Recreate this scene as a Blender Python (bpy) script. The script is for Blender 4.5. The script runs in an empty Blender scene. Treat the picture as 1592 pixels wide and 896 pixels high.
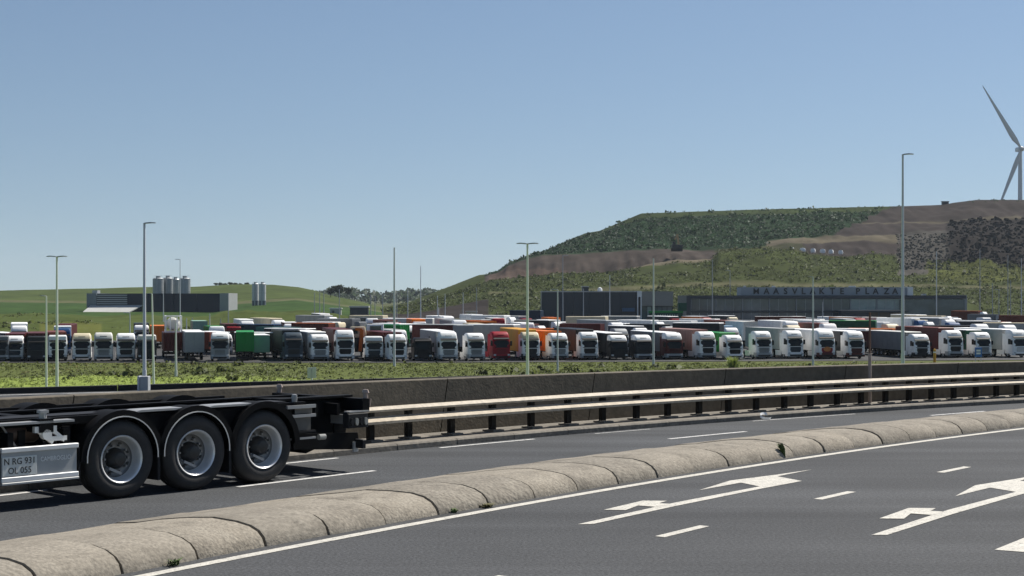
import bpy, bmesh, math, random
import numpy as np
from mathutils import Vector, Matrix

random.seed(7)
rng = np.random.default_rng(11)
SC = bpy.context.scene
COL = SC.collection

# ------------------------------------------------------------------ camera, sky, sun, exposure
F = 2400.0          # focal length in photo pixels (photo 1592 wide)
EYE = 2.75          # eye height above the road
HOR = 463.0         # photo row of the horizon
cam_data = bpy.data.cameras.new('camera')
cam_data.sensor_width = 36.0
cam_data.lens = F / 1592.0 * 36.0
cam_data.shift_y = (HOR - 448.0) / 1592.0
cam_data.clip_start = 0.1
cam_data.clip_end = 20000
cam = bpy.data.objects.new('camera', cam_data)
cam.location = (0, 0, EYE)
cam.rotation_euler = (math.radians(90), 0, 0)
COL.objects.link(cam)
SC.camera = cam

SUN_AZ, SUN_EL = 48.0, 52.0     # degrees right of the view axis, degrees up
world = bpy.data.worlds.new('World')
SC.world = world
world.use_nodes = True
wn = world.node_tree
bg = wn.nodes['Background']
sky = wn.nodes.new('ShaderNodeTexSky')
sky.sky_type = 'NISHITA'
sky.sun_disc = False
sky.sun_elevation = math.radians(SUN_EL)
sky.sun_rotation = math.radians(SUN_AZ)
sky.altitude = 0
sky.air_density = 1.05
sky.dust_density = 0.35
sky.ozone_density = 2.2
# the whole dome is read a little above its true height, so the yellow band at the rim stays below the ground
tcw = wn.nodes.new('ShaderNodeTexCoord')
mpw = wn.nodes.new('ShaderNodeMapping')
mpw.inputs['Location'].default_value = (0, 0, 0.075)
wn.links.new(tcw.outputs['Generated'], mpw.inputs['Vector'])
nrm = wn.nodes.new('ShaderNodeVectorMath'); nrm.operation = 'NORMALIZE'
wn.links.new(mpw.outputs[0], nrm.inputs[0])
wn.links.new(nrm.outputs[0], sky.inputs['Vector'])
wn.links.new(sky.outputs[0], bg.inputs[0])
bg.inputs[1].default_value = 0.063

a, e = math.radians(SUN_AZ), math.radians(SUN_EL)
to_sun = Vector((math.sin(a) * math.cos(e), math.cos(a) * math.cos(e), math.sin(e)))
sun_data = bpy.data.lights.new('sun', 'SUN')
sun_data.energy = 5.0
sun_data.angle = math.radians(0.53)
sun_data.color = (1.0, 0.95, 0.87)
sun = bpy.data.objects.new('sun', sun_data)
sun.rotation_euler = to_sun.to_track_quat('Z', 'Y').to_euler()
sun.location = (40, 60, 80)
COL.objects.link(sun)

SC.view_settings.view_transform = 'Standard'
SC.view_settings.look = 'None'
SC.view_settings.gamma = 1
SC.view_settings.use_curve_mapping = False
SC.view_settings.exposure = 0.48

# ------------------------------------------------------------------ helpers
def gp(px, py, z=0.0):
    """ground point seen at a photo pixel on the level z"""
    d = py - HOR
    Z = F * (EYE - z) / d
    return Vector(((px - 796.0) / F * Z, Z, z))

def dp(px, py, Z):
    """point seen at a photo pixel at the distance Z"""
    return Vector(((px - 796.0) / F * Z, Z, EYE - (py - HOR) * Z / F))

def srgb(r, g, b):
    f = lambda c: (c / 255 / 12.92) if c / 255 <= 0.04045 else ((c / 255 + 0.055) / 1.055) ** 2.4
    return (f(r), f(g), f(b))

MATS = {}
def mat(name, color, rough=0.6, metal=0.0, var=0.0, scale=3.0, color2=None, bump=0.0, bscale=None,
        spec=0.5, detail=6.0, contrast=(0.35, 0.65), coat=0.0, attr=None, island=0.0):
    """procedural material: colour broken up by noise, optional second colour, bump"""
    if name in MATS:
        return MATS[name]
    m = bpy.data.materials.new(name)
    m.use_nodes = True
    nt = m.node_tree
    b = nt.nodes['Principled BSDF']
    b.inputs['Roughness'].default_value = rough
    b.inputs['Metallic'].default_value = metal
    b.inputs['Specular IOR Level'].default_value = spec
    b.inputs['Coat Weight'].default_value = coat
    b.inputs['Base Color'].default_value = (*color, 1)
    tc = nt.nodes.new('ShaderNodeTexCoord')
    out = None
    if attr:
        at = nt.nodes.new('ShaderNodeVertexColor'); at.layer_name = attr
        out = at.outputs[0]
    if var > 0 or color2:
        n = nt.nodes.new('ShaderNodeTexNoise')
        n.inputs['Scale'].default_value = scale
        n.inputs['Detail'].default_value = detail
        n.inputs['Roughness'].default_value = 0.65
        nt.links.new(tc.outputs['Object'], n.inputs['Vector'])
        if color2:
            r = nt.nodes.new('ShaderNodeValToRGB')
            r.color_ramp.elements[0].position = contrast[0]
            r.color_ramp.elements[1].position = contrast[1]
            r.color_ramp.elements[0].color = (*color, 1)
            r.color_ramp.elements[1].color = (*color2, 1)
            nt.links.new(n.outputs['Fac'], r.inputs['Fac'])
            out = r.outputs[0]
        if var > 0:
            mr = nt.nodes.new('ShaderNodeMapRange')
            mr.inputs['From Min'].default_value = 0.25
            mr.inputs['From Max'].default_value = 0.75
            mr.inputs['To Min'].default_value = 1 - var
            mr.inputs['To Max'].default_value = 1 + var
            n2 = n
            if color2:
                n2 = nt.nodes.new('ShaderNodeTexNoise')
                n2.inputs['Scale'].default_value = scale * 9
                n2.inputs['Detail'].default_value = 5
                nt.links.new(tc.outputs['Object'], n2.inputs['Vector'])
            nt.links.new(n2.outputs['Fac'], mr.inputs['Value'])
            mx = nt.nodes.new('ShaderNodeMix'); mx.data_type = 'RGBA'; mx.blend_type = 'MULTIPLY'
            mx.inputs[0].default_value = 1.0
            if out is None:
                mx.inputs[6].default_value = (*color, 1)
            else:
                nt.links.new(out, mx.inputs[6])
            nt.links.new(mr.outputs[0], mx.inputs[7])
            out = mx.outputs[2]
    if island > 0:
        gn = nt.nodes.new('ShaderNodeNewGeometry')
        mr2 = nt.nodes.new('ShaderNodeMapRange')
        mr2.inputs['To Min'].default_value = 1 - island
        mr2.inputs['To Max'].default_value = 1 + island
        nt.links.new(gn.outputs['Random Per Island'], mr2.inputs['Value'])
        mx2 = nt.nodes.new('ShaderNodeMix'); mx2.data_type = 'RGBA'; mx2.blend_type = 'MULTIPLY'
        mx2.inputs[0].default_value = 1.0
        if out is None:
            mx2.inputs[6].default_value = (*color, 1)
        else:
            nt.links.new(out, mx2.inputs[6])
        nt.links.new(mr2.outputs[0], mx2.inputs[7])
        out = mx2.outputs[2]
    if out is not None:
        nt.links.new(out, b.inputs['Base Color'])
    if bump > 0:
        nb = nt.nodes.new('ShaderNodeTexNoise')
        nb.inputs['Scale'].default_value = bscale or scale * 6
        nb.inputs['Detail'].default_value = 6
        nt.links.new(tc.outputs['Object'], nb.inputs['Vector'])
        bp = nt.nodes.new('ShaderNodeBump')
        bp.inputs['Strength'].default_value = bump
        bp.inputs['Distance'].default_value = 0.02
        nt.links.new(nb.outputs['Fac'], bp.inputs['Height'])
        nt.links.new(bp.outputs[0], b.inputs['Normal'])
    MATS[name] = m
    return m

class MB:
    """collects shapes and links them as one mesh object"""
    def __init__(self):
        self.v = []; self.f = []
    def add(self, vs, fs):
        o = len(self.v)
        self.v += [tuple(p) for p in vs]
        self.f += [tuple(i + o for i in f) for f in fs]
        return self
    def box(self, x0, x1, y0, y1, z0, z1):
        return self.add([(x0,y0,z0),(x1,y0,z0),(x1,y1,z0),(x0,y1,z0),(x0,y0,z1),(x1,y0,z1),(x1,y1,z1),(x0,y1,z1)],
                        [(0,3,2,1),(4,5,6,7),(0,1,5,4),(1,2,6,5),(2,3,7,6),(3,0,4,7)])
    def cyl(self, p0, p1, r0, r1=None, n=10, caps=True):
        r1 = r0 if r1 is None else r1
        p0, p1 = Vector(p0), Vector(p1)
        ax = (p1 - p0).normalized()
        u = ax.orthogonal().normalized(); w = ax.cross(u)
        vs = []
        for p, r in ((p0, r0), (p1, r1)):
            for k in range(n):
                t = 2 * math.pi * k / n
                vs.append(p + (u * math.cos(t) + w * math.sin(t)) * r)
        fs = [(k, (k+1) % n, n + (k+1) % n, n + k) for k in range(n)]
        if caps:
            fs += [tuple(range(n-1, -1, -1)), tuple(range(n, 2*n))]
        return self.add(vs, fs)
    def bar(self, p0, p1, w, h=None):
        """rectangular bar between two points"""
        h = w if h is None else h
        p0, p1 = Vector(p0), Vector(p1)
        ax = (p1 - p0).normalized()
        up = Vector((0,0,1)) if abs(ax.z) < 0.95 else Vector((0,1,0))
        s = ax.cross(up).normalized() * (w/2); t = s.cross(ax).normalized() * (h/2)
        vs = []
        for p in (p0, p1):
            vs += [p-s-t, p+s-t, p+s+t, p-s+t]
        return self.add(vs, [(3,2,1,0),(4,5,6,7),(0,1,5,4),(1,2,6,5),(2,3,7,6),(3,0,4,7)])
    def lathe(self, prof, c, axis='y', n=40):
        """prof: (radius, offset along axis); rings closed as an open strip"""
        c = Vector(c); vs = []
        for r, o in prof:
            for k in range(n):
                t = 2*math.pi*k/n
                if axis == 'y': vs.append(c + Vector((r*math.cos(t), o, r*math.sin(t))))
                elif axis == 'x': vs.append(c + Vector((o, r*math.cos(t), r*math.sin(t))))
                else: vs.append(c + Vector((r*math.cos(t), r*math.sin(t), o)))
        fs = []
        for j in range(len(prof)-1):
            for k in range(n):
                fs.append((j*n+k, j*n+(k+1)%n, (j+1)*n+(k+1)%n, (j+1)*n+k))
        return self.add(vs, fs)
    def loft(self, rings, caps=True):
        n = len(rings[0]); vs = [p for r in rings for p in r]; fs = []
        for j in range(len(rings)-1):
            for k in range(n):
                fs.append((j*n+k, j*n+(k+1)%n, (j+1)*n+(k+1)%n, (j+1)*n+k))
        if caps:
            fs += [tuple(range(n-1,-1,-1)), tuple(range((len(rings)-1)*n, len(rings)*n))]
        return self.add(vs, fs)
    def prism(self, poly, axis, a, b):
        """polygon in the two other axes extruded along axis from a to b"""
        def P(p, t):
            return {'x': (t, p[0], p[1]), 'y': (p[0], t, p[1]), 'z': (p[0], p[1], t)}[axis]
        return self.loft([[P(p, a) for p in poly], [P(p, b) for p in poly]])
    def mesh(self, name, bevel=0.0, smooth=None, fix=True):
        me = bpy.data.meshes.new(name)
        me.from_pydata(self.v, [], self.f)
        if bevel > 0 or fix:
            bm = bmesh.new(); bm.from_mesh(me)
            if fix: bmesh.ops.recalc_face_normals(bm, faces=bm.faces)
            if bevel > 0:
                ed = [e for e in bm.edges if len(e.link_faces) == 2 and e.calc_face_angle(0) > 0.6]
                bmesh.ops.bevel(bm, geom=ed, offset=bevel, segments=1, affect='EDGES', clamp_overlap=True)
            bm.to_mesh(me); bm.free()
        if smooth is not None:
            me.polygons.foreach_set('use_smooth', [True]*len(me.polygons))
            me.set_sharp_from_angle(angle=math.radians(smooth))
        me.update()
        return me
    def build(self, name, m, parent=None, bevel=0.0, smooth=None, fix=True):
        return link(name, self.mesh(name, bevel, smooth, fix), m, parent)

def link(name, me, m, parent=None, loc=None, rz=None, own=False):
    o = bpy.data.objects.new(name, me)
    COL.objects.link(o)
    if m is not None:
        if own:
            if not me.materials: me.materials.append(None)
            o.material_slots[0].link = 'OBJECT'
            o.material_slots[0].material = m
        elif not me.materials:
            me.materials.append(m)
    if parent is not None: o.parent = parent
    if loc is not None: o.location = loc
    if rz is not None: o.rotation_euler = (0, 0, rz)
    return o

def tag(o, label=None, cat=None, group=None, kind=None):
    if label: o['label'] = label
    if cat: o['category'] = cat
    if group: o['group'] = group
    if kind: o['kind'] = kind
    return o

def empty(name, loc=(0,0,0), rz=0.0, label=None, cat=None, group=None):
    o = bpy.data.objects.new(name, None)
    o.empty_display_size = 0.3
    o.location = loc; o.rotation_euler = (0, 0, rz)
    COL.objects.link(o)
    return tag(o, label, cat, group)

def B(x0, x1, y0, y1, z0, z1): return MB().box(x0, x1, y0, y1, z0, z1)

class Curve:
    """plan curve through ground points: a parabola about the axis at ang degrees"""
    def __init__(self, pts, ang=48.0, deg=2):
        t = math.radians(ang)
        self.u = np.array([math.cos(t), math.sin(t)]); self.n = np.array([-math.sin(t), math.cos(t)])
        P = np.array([(p[0], p[1]) for p in pts])
        self.c = np.polyfit(P @ self.u, P @ self.n, deg)
        S = np.linspace(-45, 110, 6000)
        XY = np.outer(S, self.u) + np.outer(np.polyval(self.c, S), self.n)
        self.XY = XY
        d = np.hypot(*np.diff(XY, axis=0).T)
        self.L = np.concatenate([[0], np.cumsum(d)])
        T = np.gradient(XY, axis=0); T /= np.linalg.norm(T, axis=1)[:, None]
        self.T = T
    def at(self, l, off=0.0):
        """point at arc length l, moved off metres to the left (away from camera)"""
        x = np.interp(l, self.L, self.XY[:,0]); y = np.interp(l, self.L, self.XY[:,1])
        tx = np.interp(l, self.L, self.T[:,0]); ty = np.interp(l, self.L, self.T[:,1])
        return Vector((x - ty*off, y + tx*off, 0)), Vector((tx, ty, 0))
    def l_px(self, px, off=0.0):
        """arc length where the curve is seen at photo column px"""
        X = self.XY[:,0] - self.T[:,1]*off; Y = self.XY[:,1] + self.T[:,0]*off
        ok = Y > 3
        col = np.where(ok, 796 + F*X/np.maximum(Y, 0.1), -1e6)
        return float(self.L[np.argmin(np.abs(col - px))])
    def z_at(self, px, py, off=0.0):
        p, _ = self.at(self.l_px(px, off), off)
        return EYE - (py - HOR)*p.y/F

def strip(cv, l0, l1, o0, o1, z, step=1.0):
    """flat ribbon mesh along a curve"""
    n = max(1, int(math.ceil((l1-l0)/step)))
    vs, fs = [], []
    for i in range(n+1):
        l = l0 + (l1-l0)*i/n
        for o in (o0, o1):
            p, _ = cv.at(l, o); vs.append((p.x, p.y, z))
    for i in range(n): fs.append((2*i, 2*i+2, 2*i+3, 2*i+1))
    return vs, fs
# ------------------------------------------------------------------ materials
ASPH = mat('asphalt', (0.047,0.049,0.053), 0.85, var=0.22, scale=0.35, color2=(0.06,0.062,0.065), bump=0.5, bscale=60, contrast=(0.3,0.7))
def asphalt(name, base, seed_scale):
    m = mat(name, base, 0.86, bump=0.5, bscale=30, spec=0.25)
    nt = m.node_tree; b = nt.nodes['Principled BSDF']
    tc = nt.nodes.new('ShaderNodeTexCoord')
    n1 = nt.nodes.new('ShaderNodeTexNoise'); n1.inputs['Scale'].default_value = seed_scale; n1.inputs['Detail'].default_value = 5
    n2 = nt.nodes.new('ShaderNodeTexNoise'); n2.inputs['Scale'].default_value = 24; n2.inputs['Detail'].default_value = 4; n2.inputs['Roughness'].default_value = 0.8
    n3 = nt.nodes.new('ShaderNodeTexVoronoi'); n3.inputs['Scale'].default_value = 14
    for n in (n1, n2, n3): nt.links.new(tc.outputs['Object'], n.inputs['Vector'])
    r1 = nt.nodes.new('ShaderNodeMapRange'); r1.inputs[1].default_value=.3; r1.inputs[2].default_value=.7; r1.inputs[3].default_value=.86; r1.inputs[4].default_value=1.14
    r2 = nt.nodes.new('ShaderNodeMapRange'); r2.inputs[1].default_value=.3; r2.inputs[2].default_value=.7; r2.inputs[3].default_value=.38; r2.inputs[4].default_value=1.62
    r3 = nt.nodes.new('ShaderNodeMapRange'); r3.inputs[1].default_value=0.0; r3.inputs[2].default_value=.09; r3.inputs[3].default_value=2.3; r3.inputs[4].default_value=1.0
    nt.links.new(n1.outputs['Fac'], r1.inputs[0]); nt.links.new(n2.outputs['Fac'], r2.inputs[0]); nt.links.new(n3.outputs['Distance'], r3.inputs[0])
    mp = nt.nodes.new('ShaderNodeMapping'); mp.inputs['Rotation'].default_value = (0,0,math.radians(-51)); mp.inputs['Scale'].default_value = (0.03,0.8,1)
    n4 = nt.nodes.new('ShaderNodeTexNoise'); n4.inputs['Scale'].default_value = 1.0; n4.inputs['Detail'].default_value = 4
    nt.links.new(tc.outputs['Object'], mp.inputs['Vector']); nt.links.new(mp.outputs[0], n4.inputs['Vector'])
    r4 = nt.nodes.new('ShaderNodeMapRange'); r4.inputs[1].default_value=.35; r4.inputs[2].default_value=.65; r4.inputs[3].default_value=.74; r4.inputs[4].default_value=1.16
    nt.links.new(n4.outputs['Fac'], r4.inputs[0])
    m0 = nt.nodes.new('ShaderNodeMath'); m0.operation='MULTIPLY'; nt.links.new(r1.outputs[0], m0.inputs[0]); nt.links.new(r4.outputs[0], m0.inputs[1]); r1 = m0
    m1 = nt.nodes.new('ShaderNodeMath'); m1.operation='MULTIPLY'; nt.links.new(r1.outputs[0], m1.inputs[0]); nt.links.new(r2.outputs[0], m1.inputs[1])
    m2 = nt.nodes.new('ShaderNodeMath'); m2.operation='MULTIPLY'; nt.links.new(m1.outputs[0], m2.inputs[0]); nt.links.new(r3.outputs[0], m2.inputs[1])
    mx = nt.nodes.new('ShaderNodeMix'); mx.data_type='RGBA'; mx.blend_type='MULTIPLY'; mx.inputs[0].default_value=1
    mx.inputs[6].default_value=(*base,1); nt.links.new(m2.outputs[0], mx.inputs[7]); nt.links.new(mx.outputs[2], b.inputs['Base Color'])
    return m
ROADM = asphalt('road_asphalt', (0.056,0.0575,0.06), 0.25)
ROADF = asphalt('road_asphalt_far', (0.058,0.061,0.065), 0.2)
LOTM = asphalt('lot_asphalt', (0.05,0.05,0.05), 0.06)
PAINT = mat('road_paint', (0.53,0.505,0.445), 0.8, var=0.3, scale=5, color2=(0.42,0.40,0.355))
PAINT2 = mat('road_paint_white', (0.58,0.57,0.55), 0.75, var=0.2, scale=6, color2=(0.46,0.455,0.44))
def wear(m, asph=(0.06,0.062,0.066), scale=14, lo=0.60, hi=0.70):
    nt = m.node_tree; b = nt.nodes['Principled BSDF']; src = b.inputs['Base Color'].links[0].from_socket
    tc = nt.nodes.new('ShaderNodeTexCoord'); n = nt.nodes.new('ShaderNodeTexNoise'); n.inputs['Scale'].default_value = scale; n.inputs['Detail'].default_value = 9; n.inputs['Roughness'].default_value = 0.75
    nt.links.new(tc.outputs['Object'], n.inputs['Vector'])
    r = nt.nodes.new('ShaderNodeMapRange'); r.inputs[1].default_value = lo; r.inputs[2].default_value = hi; r.inputs[3].default_value = 0; r.inputs[4].default_value = 0.85
    nt.links.new(n.outputs['Fac'], r.inputs[0])
    mx = nt.nodes.new('ShaderNodeMix'); mx.data_type = 'RGBA'; nt.links.new(r.outputs[0], mx.inputs[0]); nt.links.new(src, mx.inputs[6]); mx.inputs[7].default_value = (*asph, 1)
    nt.links.new(mx.outputs[2], b.inputs['Base Color'])
wear(PAINT, lo=0.54, hi=0.66); wear(PAINT2, lo=0.53, hi=0.64)
CONC = mat('kerb_concrete', (0.265,0.238,0.196), 0.92, var=0.3, scale=2.6, color2=(0.215,0.192,0.157), spec=0.2, bump=0.6, bscale=22)
CONCD = mat('wall_concrete', (0.128,0.106,0.076), 0.9, var=0.25, scale=0.8, color2=(0.09,0.077,0.058), bump=0.3, bscale=20)
CONCK = mat('rail_kerb_concrete', (0.19,0.17,0.14), 0.9, var=0.3, scale=1.5, color2=(0.125,0.113,0.095), bump=0.4)
RAILM = mat('weathered_zinc', (0.44,0.375,0.285), 0.65, metal=0.0, var=0.3, scale=1.2, color2=(0.33,0.275,0.2))
POSTM = mat('post_steel', (0.022,0.02,0.018), 0.8, var=0.2, spec=0.1)
BLACKM = mat('black_edge', (0.012,0.012,0.013), 0.8)
GRASS = mat('grass_ground', (0.1,0.13,0.04), 0.95, spec=0.05, var=0.35, scale=0.35, attr='cover')

# ------------------------------------------------------------------ plan curves read from the road
NEAR = Curve([gp(*p) for p in [(230,893),(600,825),(826,783),(1100,736),(1322,701),(1592,667)]])
FARE = Curve([gp(x,y,0.05) for x,y in [(0,837.6),(181,813),(400,777),(600,753),(698,738.5),(1080,686.7),(1328,659),(1592,636)]])
RAIL = Curve([gp(*p) for p in [(50,762),(586,702),(684,694.4),(831,681.5),(925,673.7),(1080,660.5),(1176,652),(1353,641),(1466,634),(1592,627)]])
DASH = Curve([gp(*p) for p in [(370,757),(583,733),(1040,683),(1160,671),(1490,643)]])
LANE = Curve([gp(*p) for p in [(1028,833),(1110,817),(1272,775),(1335,764),(1460,734),(1510,726)]])
LOT = -6.4

# ------------------------------------------------------------------ ground sheet
def barrier_y(X): return 51.4 + 0.506*np.clip(X, -70, 60)
def lot_z(Y): return LOT + 1.5*np.clip((np.asarray(Y, dtype=float)-240)/200.0, 0, 1)
def ground_h(X, Y):
    b = barrier_y(X) + 0.4
    t = np.clip((Y - b)/85.0, 0, 1)
    h = -0.35 + (LOT - 0.06 + 0.35)*t
    # gentle unevenness on the verge only
    w = np.clip((Y-b)/20, 0, 1)*np.clip((210-Y)/20, 0, 1)
    h = h + w*0.25*(np.sin(X*0.13+1)*np.cos(Y*0.11) + 0.5*np.sin(X*0.31+Y*0.2))
    return h + (lot_z(Y) - LOT)
def noise2(x, y, s=1.0, seed=0):
    r = np.zeros_like(x, dtype=float); amp = 1.0
    g = np.random.default_rng(seed)
    for o in range(5):
        for k in range(3):
            a_ = g.uniform(0, 2*math.pi); ph = g.uniform(0, 6.28); f = s*2**o*g.uniform(0.7, 1.4)
            r += amp*np.sin((x*math.cos(a_)+y*math.sin(a_))*f+ph)/3
        amp *= 0.55
    return r

def grid_obj(name, X, Y, Zh, m, colors=None, parent=None, smooth=True):
    nr, nc = X.shape
    V = np.stack([X.ravel(), Y.ravel(), Zh.ravel()], 1)
    i = np.arange(nr*nc).reshape(nr, nc)
    q = np.stack([i[:-1,:-1], i[:-1,1:], i[1:,1:], i[1:,:-1]], -1).reshape(-1, 4)
    me = bpy.data.meshes.new(name)
    me.from_pydata(V.tolist(), [], q.tolist())
    if smooth: me.polygons.foreach_set('use_smooth', [True]*len(me.polygons))
    if colors is not None:
        ca = me.color_attributes.new('cover', 'FLOAT_COLOR', 'POINT')
        C4 = np.concatenate([colors.reshape(-1,3), np.ones((nr*nc,1))], 1)
        ca.data.foreach_set('color', C4.ravel())
    me.update()
    return link(name, me, m, parent)

gx = np.concatenate([np.linspace(-6000,-300,20), np.linspace(-290,290,190), np.linspace(300,6000,20)])
gy = np.concatenate([np.linspace(-300,20,8), np.linspace(25,215,120), np.linspace(220,600,40), np.linspace(650,9000,20)])
GX, GY = np.meshgrid(gx, gy)
GH = ground_h(GX, GY)
lime = np.array([0.19,0.24,0.055]); olive = np.array([0.088,0.105,0.032]); soil = np.array([0.07,0.062,0.045])
nz = noise2(GX, GY, 0.12, 3)
edge = 168 + 3*noise2(GX, GX*0, 0.05, 5) + np.clip((GX-0)*-0.15, -5, 8)
t = np.clip((GY - edge)/8 + 0.3*nz, 0, 1)[..., None]
gc = lime*(1-t) + olive*t
s2 = np.clip((GY-216)/8, 0, 1)[..., None]
gc = gc*(1-s2) + (olive*0.6+soil*0.4)*s2
GRASS_O = grid_obj('ground', GX, GY, GH, GRASS, gc)
tag(GRASS_O, kind='structure')

# ------------------------------------------------------------------ roads
la, lb = NEAR.l_px(-900), NEAR.l_px(1592)+45
la = max(la, NEAR.l_px(230)-28)
vs, fs = [], []
n = 60
for i in range(n+1):
    l = la + (lb-la)*i/n
    for o in (0.35, -9, -30):
        p, _ = NEAR.at(l, o); vs.append((p.x, p.y, 0.0))
for i in range(n):
    for k in (0, 1): fs.append((3*i+k, 3*i+k+1, 3*i+k+4, 3*i+k+3))
road = tag(MB().add(vs, fs).build('road', ROADM), kind='structure')

def between(c1, o1, c2, o2, z, p0=-700, p1=2050, n=60):
    a0, a1 = c1.l_px(p0, o1), c1.l_px(p1, o1); b0, b1 = c2.l_px(p0, o2), c2.l_px(p1, o2)
    v, f = [], []
    for i in range(n+1):
        pa, _ = c1.at(a0+(a1-a0)*i/n, o1); pb, _ = c2.at(b0+(b1-b0)*i/n, o2)
        v += [(pa.x, pa.y, z), (pb.x, pb.y, z)]
    for i in range(n): f.append((2*i, 2*i+2, 2*i+3, 2*i+1))
    return MB().add(v, f)
road2 = tag(between(FARE, -0.3, RAIL, 0.02, 0.0).build('road', ROADF), kind='structure')

# carriageway behind the wall
v = []; bx = np.linspace(-75, 55, 40)
rl = np.interp(bx, *zip(*sorted([(RAIL.at(l,1.35)[0].x, RAIL.at(l,1.35)[0].y) for l in np.linspace(RAIL.l_px(-2500), RAIL.l_px(2600), 200)])))
for X, y0 in zip(bx, rl): v += [(X, y0, 0.0), (X, float(barrier_y(np.array(X))), 0.0)]
f = [(2*i, 2*i+2, 2*i+3, 2*i+1) for i in range(len(bx)-1)]
road3 = tag(MB().add(v, f).build('road', ROADF), kind='structure')
v = []
for X in bx: v += [(X, float(barrier_y(np.array(X)))-0.75, 0.006), (X, float(barrier_y(np.array(X)))-0.6, 0.006)]
MB().add(v, f).build('edge_line', PAINT2, road3)
# low black edge beam on its far side, in 4 m lengths
par = empty('edge_barrier', (-14, float(barrier_y(np.array(-14.0))), 0), 0, 'low black edge barrier along the carriageway behind the concrete wall', 'barrier')
ang = math.atan2(0.506, 1)
for i in range(30):
    X0 = -62 + i*3.6
    o = link('beam', B(0, 4.0, 0, 0.14, -0.3, 0.17).mesh('beam', 0.01) if i == 0 else beam_me, BLACKM, par)
    if i == 0: beam_me = o.data
    y0 = float(51.4 + 0.506*X0)
    o.location = Vector((X0, y0, 0)) - par.location
    o.rotation_euler = (0, 0, ang)

# ------------------------------------------------------------------ markings (flat paint, parts of the road)
def ribbon(cv, l0, l1, o, w, z, name, m, parent):
    v, f = strip(cv, l0, l1, o-w/2, o+w/2, z, 0.7)
    return MB().add(v, f).build(name, m, parent)
l0 = la
ribbon(NEAR, la, lb, 0, 0.15, 0.005, 'edge_line', PAINT, road)
lm = LANE.l_px(1028); per = 4.12
lm = (LANE.l_px(1028)+LANE.l_px(1272)+LANE.l_px(1460))/3 - per
for k in range(-4, 8):
    ribbon(LANE, lm+k*per, lm+k*per+1.05, 0, 0.13, 0.005, 'lane_dash', PAINT, road)
for p0, p1 in ((370,583),(1040,1160),(1447,1530)):
    ribbon(DASH, DASH.l_px(p0), DASH.l_px(p1), 0, 0.11, 0.005, 'lane_dash', PAINT2, road2)
ld = DASH.l_px(370)
ribbon(DASH, ld-12, ld-9.2, 0, 0.11, 0.005, 'lane_dash', PAINT2, road2)
for p0, p1, w in ((-20,72,0.12),(425,525,0.10),(684,831,0.10),(925,1010,0.05),(1170,1330,0.06)):
    ribbon(RAIL, RAIL.l_px(p0,-0.22), RAIL.l_px(p1,-0.22), -0.22, w, 0.005, 'edge_line', PAINT2, road2)

def poly_mark(pts, dx, dy, sc, name, z=0.0055, px=True):
    P = [gp(*p) for p in pts] if px else pts
    o = P0
    v = [(o.x + (p.x-o.x)*sc + dx, o.y + (p.y-o.y)*sc + dy, z) for p in P]
    me = bpy.data.meshes.new(name); bm = bmesh.new()
    fc = bm.faces.new([bm.verts.new(q) for q in v]); bm.normal_update()
    bmesh.ops.triangulate(bm, faces=[fc])
    bmesh.ops.recalc_face_normals(bm, faces=bm.faces)
    for q in bm.faces:
        if q.normal.z < 0: q.normal_flip()
    bm.to_mesh(me); bm.free()
    return link(name, me, PAINT, road)
main = [(898.2,815.8),(922,815.4),(1050,787.5),(1184.5,760.2),(1246.8,748.5),(1208.3,741.2),(1262.8,730.6),(1206.6,738.7),(1135.1,747.8),(1086.8,762.8),(1152.1,751),(1181.1,757),(1050,782)]
side = [(938.6,793.6),(999,779.3),(1037,779.6),(1025,783.2),(1043,784.3),(1020,789),(992,786.8),(973,794)]
P0 = gp(898.2, 815.8)
poly_mark(main, 0, 0, 1, 'turn_arrow'); poly_mark(side, 0, 0, 1, 'turn_arrow', 0.0075)
D2 = gp(1354, 832.7) - P0
poly_mark(main, D2.x, D2.y, 1.06, 'turn_arrow'); poly_mark(side, D2.x, D2.y, 1.06, 'turn_arrow', 0.0075)
poly_mark([(1546,855.5),(1592,837),(1690,822),(1640,850),(1592,859)], 0, 0, 1, 'turn_arrow')

# ------------------------------------------------------------------ median of rounded concrete blocks
prof = [(-0.02,-0.1),(0.0,0.02),(0.03,0.095),(0.10,0.165),(0.22,0.218),(0.42,0.25),(0.7,0.258),(1.05,0.232),(1.45,0.165),(1.8,0.10),(2.12,0.055),(2.2,0.03),(2.22,-0.1)]
FX = FARE.XY
def med_width(l):
    p, t_ = NEAR.at(l, 0.26)
    nrm = np.array([-t_.y, t_.x])
    rel = FX - np.array([p.x, p.y])
    along = rel @ np.array([t_.x, t_.y]); acr = rel @ nrm
    ok = (acr > 0.3) & (acr < 8)
    i = np.argmin(np.where(ok, np.abs(along), 1e9))
    return float(np.clip(acr[i], 1.2, 3.2))
median = empty('median_kerb', NEAR.at(NEAR.l_px(600),0.9)[0], 0, 'long median of rounded sand-grey concrete blocks between the two carriageways', 'kerb')
BL = 1.02
lj = NEAR.l_px(1079, 0.26)
k0 = -int((lj - la - 4)/BL); k1 = int((lb - 4 - lj)/BL)
CONCV = [CONC,
         mat('kerb_concrete_pale', (0.285,0.256,0.21), 0.92, var=0.3, scale=3.2, spec=0.2, color2=(0.235,0.208,0.168), bump=0.8, bscale=24),
         mat('kerb_concrete_dark', (0.24,0.217,0.18), 0.92, var=0.32, scale=2.2, spec=0.2, color2=(0.19,0.17,0.14), bump=0.8, bscale=20)]
for m_ in CONCV:
    wear(m_, (0.105,0.094,0.078), 1.7, 0.52, 0.72); wear(m_, (0.07,0.064,0.055), 7.0, 0.60, 0.72); wear(m_, (0.36,0.32,0.255), 4.0, 0.62, 0.74)
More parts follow.
